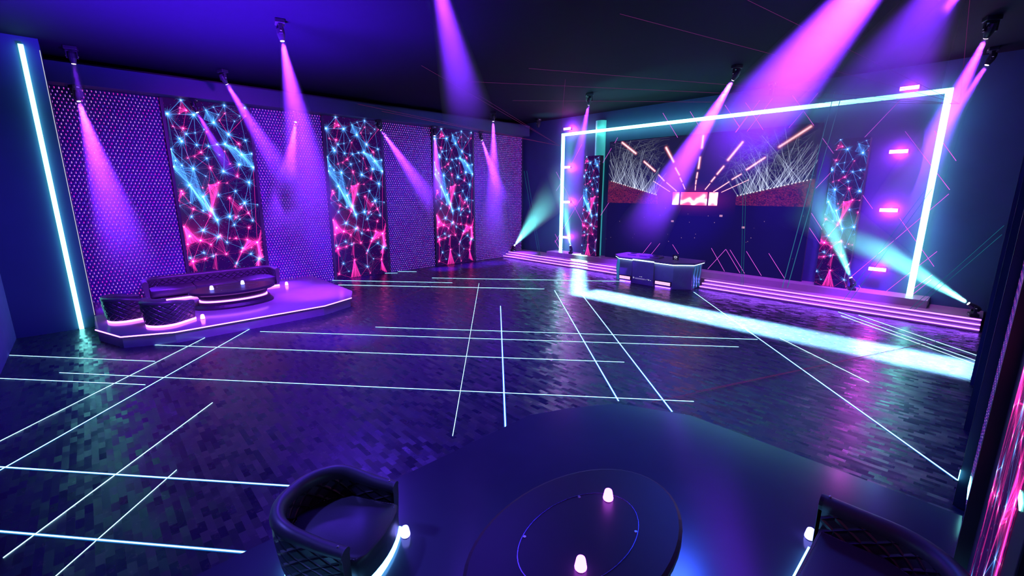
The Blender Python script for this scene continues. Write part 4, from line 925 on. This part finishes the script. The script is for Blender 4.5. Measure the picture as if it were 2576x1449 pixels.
# lasers
TEALL = [(-17.16,4.59,-15.69,0.02),(-16.95,4.58,-15.56,0.03),(-14.51,3.57,-14.11,0.14),(-14.36,3.57,-14.00,0.15),(-12.74,2.49,-12.90,0.08),(-12.65,2.50,-12.84,0.09),(-6.21,4.26,-5.74,0.19),(-6.11,4.26,-5.68,0.20),(-3.83,6.52,-4.44,0.40),(-3.63,6.49,-4.29,0.42),(-1.35,3.64,-2.72,0.08),(-1.23,3.64,-2.56,0.19),(0.26,2.72,-1.18,0.14),(0.26,2.49,-1.08,0.10)]
TL = ['far left of the stage, beyond the frame light', 'at the left leg of the frame light', 'left of the teal column', 'over the right part of the concert screen', 'between the concert screen and the right slim display', 'right of the right slim display', 'right of the frame light, leaning farthest']
for i, (x0, z0, x1, z1) in enumerate(TEALL):
    bm = bmesh.new(); tube(bm, (x0, 17.0, z0), (x1, 17.0 - .35, max(z1, .29)), .006 if i not in (8, 9) else .010, 6)
    tag(done(bm, 'laser_line', M['laser_t2'] if i in (8, 9, 10, 11) else M['laser_t']), ('left' if i % 2 == 0 else 'right') + ' line of the teal laser pair ' + TL[i // 2], 'laser line', 'teal laser pair ' + TL[i // 2])
A_, B_ = (-15.2, 17.55, 5.75), (-1.05, 17.55, 5.87)
for q, lb in (((-13.78, 11.27, 7.05), 'toward the ceiling centre, lower'), ((-11.73, 7.51, 7.05), 'toward the ceiling centre, higher'), ((-9.99, 11.73, 7.05), 'steeply upward'), ((-17.5, 8.26, 6.86), 'along the top of the left wall, highest'), ((-17.5, 9.25, 6.71), 'along the top of the left wall, middle'), ((-17.5, 11.09, 6.59), 'along the top of the left wall, lowest')):
    bm = bmesh.new(); tube(bm, A_, q, .0045, 6); tag(done(bm, 'laser_line', M['laser_m']), 'magenta laser from the left frame corner ' + lb, 'laser line', 'magenta lasers from the left frame corner')
for q, lb in (((-.9, 12.52, 7.05), 'steeply upward'), ((-3.73, 9.51, 7.05), 'up and left, steepest slope'), ((-5.73, 8.36, 7.05), 'up and left, second slope'), ((-9.86, 9.94, 7.05), 'far left, highest level line'), ((-12.4, 9.57, 7.05), 'far left, middle level line'), ((-13.63, 12.86, 7.05), 'far left, lowest level line')):
    bm = bmesh.new(); tube(bm, B_, q, .0045, 6); tag(done(bm, 'laser_line', M['laser_m']), 'magenta laser from the right frame corner ' + lb, 'laser line', 'magenta lasers from the right frame corner')
for p, q, lb in (((-17.5, 15.95, .03), (-7.2, 9.6, .03), 'from the left stage corner across the floor, right one'), ((-17.5, 15.95, .03), (-9.1, 9.7, .03), 'from the left stage corner across the floor, left one'), ((-17.5, 15.95, .03), (-13.03, 6.76, .03), 'from the left stage corner toward the platform'),
                 ((.2, 16.16, .03), (-3.18, 7.57, .03), 'from the right stage corner across the teal band, upper'), ((.2, 16.16, .03), (-3.51, 6.61, .03), 'from the right stage corner across the teal band, lower')):
    bm = bmesh.new(); tube(bm, p, q, .004, 6); tag(done(bm, 'laser_line', M['laser_m']), 'magenta laser skimming the floor ' + lb, 'laser line', 'magenta lasers skimming the floor')

for y, w in ((13.6, 'farthest from'), (10.6, 'halfway to'), (8.1, 'nearest to')):
    bm = bmesh.new(); tube(bm, (.325, y, 0.02), (.325, y, 7.0), .003, 6); tag(done(bm, 'laser_line', M['laser_r']), 'faint red upright laser on the dark right wall, %s the near lounge' % w, 'laser line', 'red lasers on the right wall')
# right wall: pilasters, mesh sliver, display
for y, lb in ((11.7, 'narrow dark pilaster on the right wall closest to the stage'), (9.3, 'narrow dark pilaster on the right wall, middle of three'), (6.88, 'narrow dark pilaster on the right wall closest to the near lounge')):
    t = thing('pilaster', (.22, y, 0), lb, 'pilaster', 0, 'dark pilasters on the right wall')
    box('shaft', 0, .115, 0, .16, 0, 6.9, M['pillar'], t); box('edge_trim', -.004, 0, 0, .012, 0, 6.9, M['black'], t)
struct(box('trim_3', .34, .62, 7.04, 17.7, 0.0, 7.1, M['wall']))
mesh_panel(.295, 5.2, 6.80, .30, 6.8, 'narrow sliver of dotted light panel on the right wall', side=-1, group='right wall light panel')
t = display((.30, 3.62, .30), 2.02, 6.6, .3, R(-90), 'tall network display at the right edge, seen almost edge-on', fr=.35, group='right wall display')
tag(box('display_surround', .22, .62, 4.62, 4.70, .30, 7.0, M['frame']), 'black upright surround at the left edge of the right wall display', 'surround')
for (x, y0, y1, z0, z1), lb in zip(((.216, 6.84, 6.88, .34, .46), (.29, 6.22, 6.50, .46, .60), (.298, 2.86, 2.99, 2.19, 2.23)), ('thin teal-white light on the edge of the near pilaster', 'short teal-white light block on the dotted sliver panel', 'short teal-white light block at the right edge of the picture')):
    tag(box('light_block', x - .006, x, y0, y1, z0, z1, M['pillarled']), lb, 'light block')

# each lamp lights the haze of its own shaft; the added fill spots do not reach into the shafts
def exclude(light, objs):
    c = bpy.data.collections.new(light.name + '_haze'); light.light_linking.receiver_collection = c
    for ob in objs: c.objects.link(ob)
    for co in c.collection_objects: co.light_linking.link_state = 'EXCLUDE'
for lamp_, own in LAMPS: exclude(lamp_, [h for h in HAZES if h != own] + PUFFS)
own_lamps = {l.name for l, _ in LAMPS}
for ob in list(C.objects):
    if ob.type == 'LIGHT' and ob.name not in own_lamps: exclude(ob, HAZES + PUFFS)
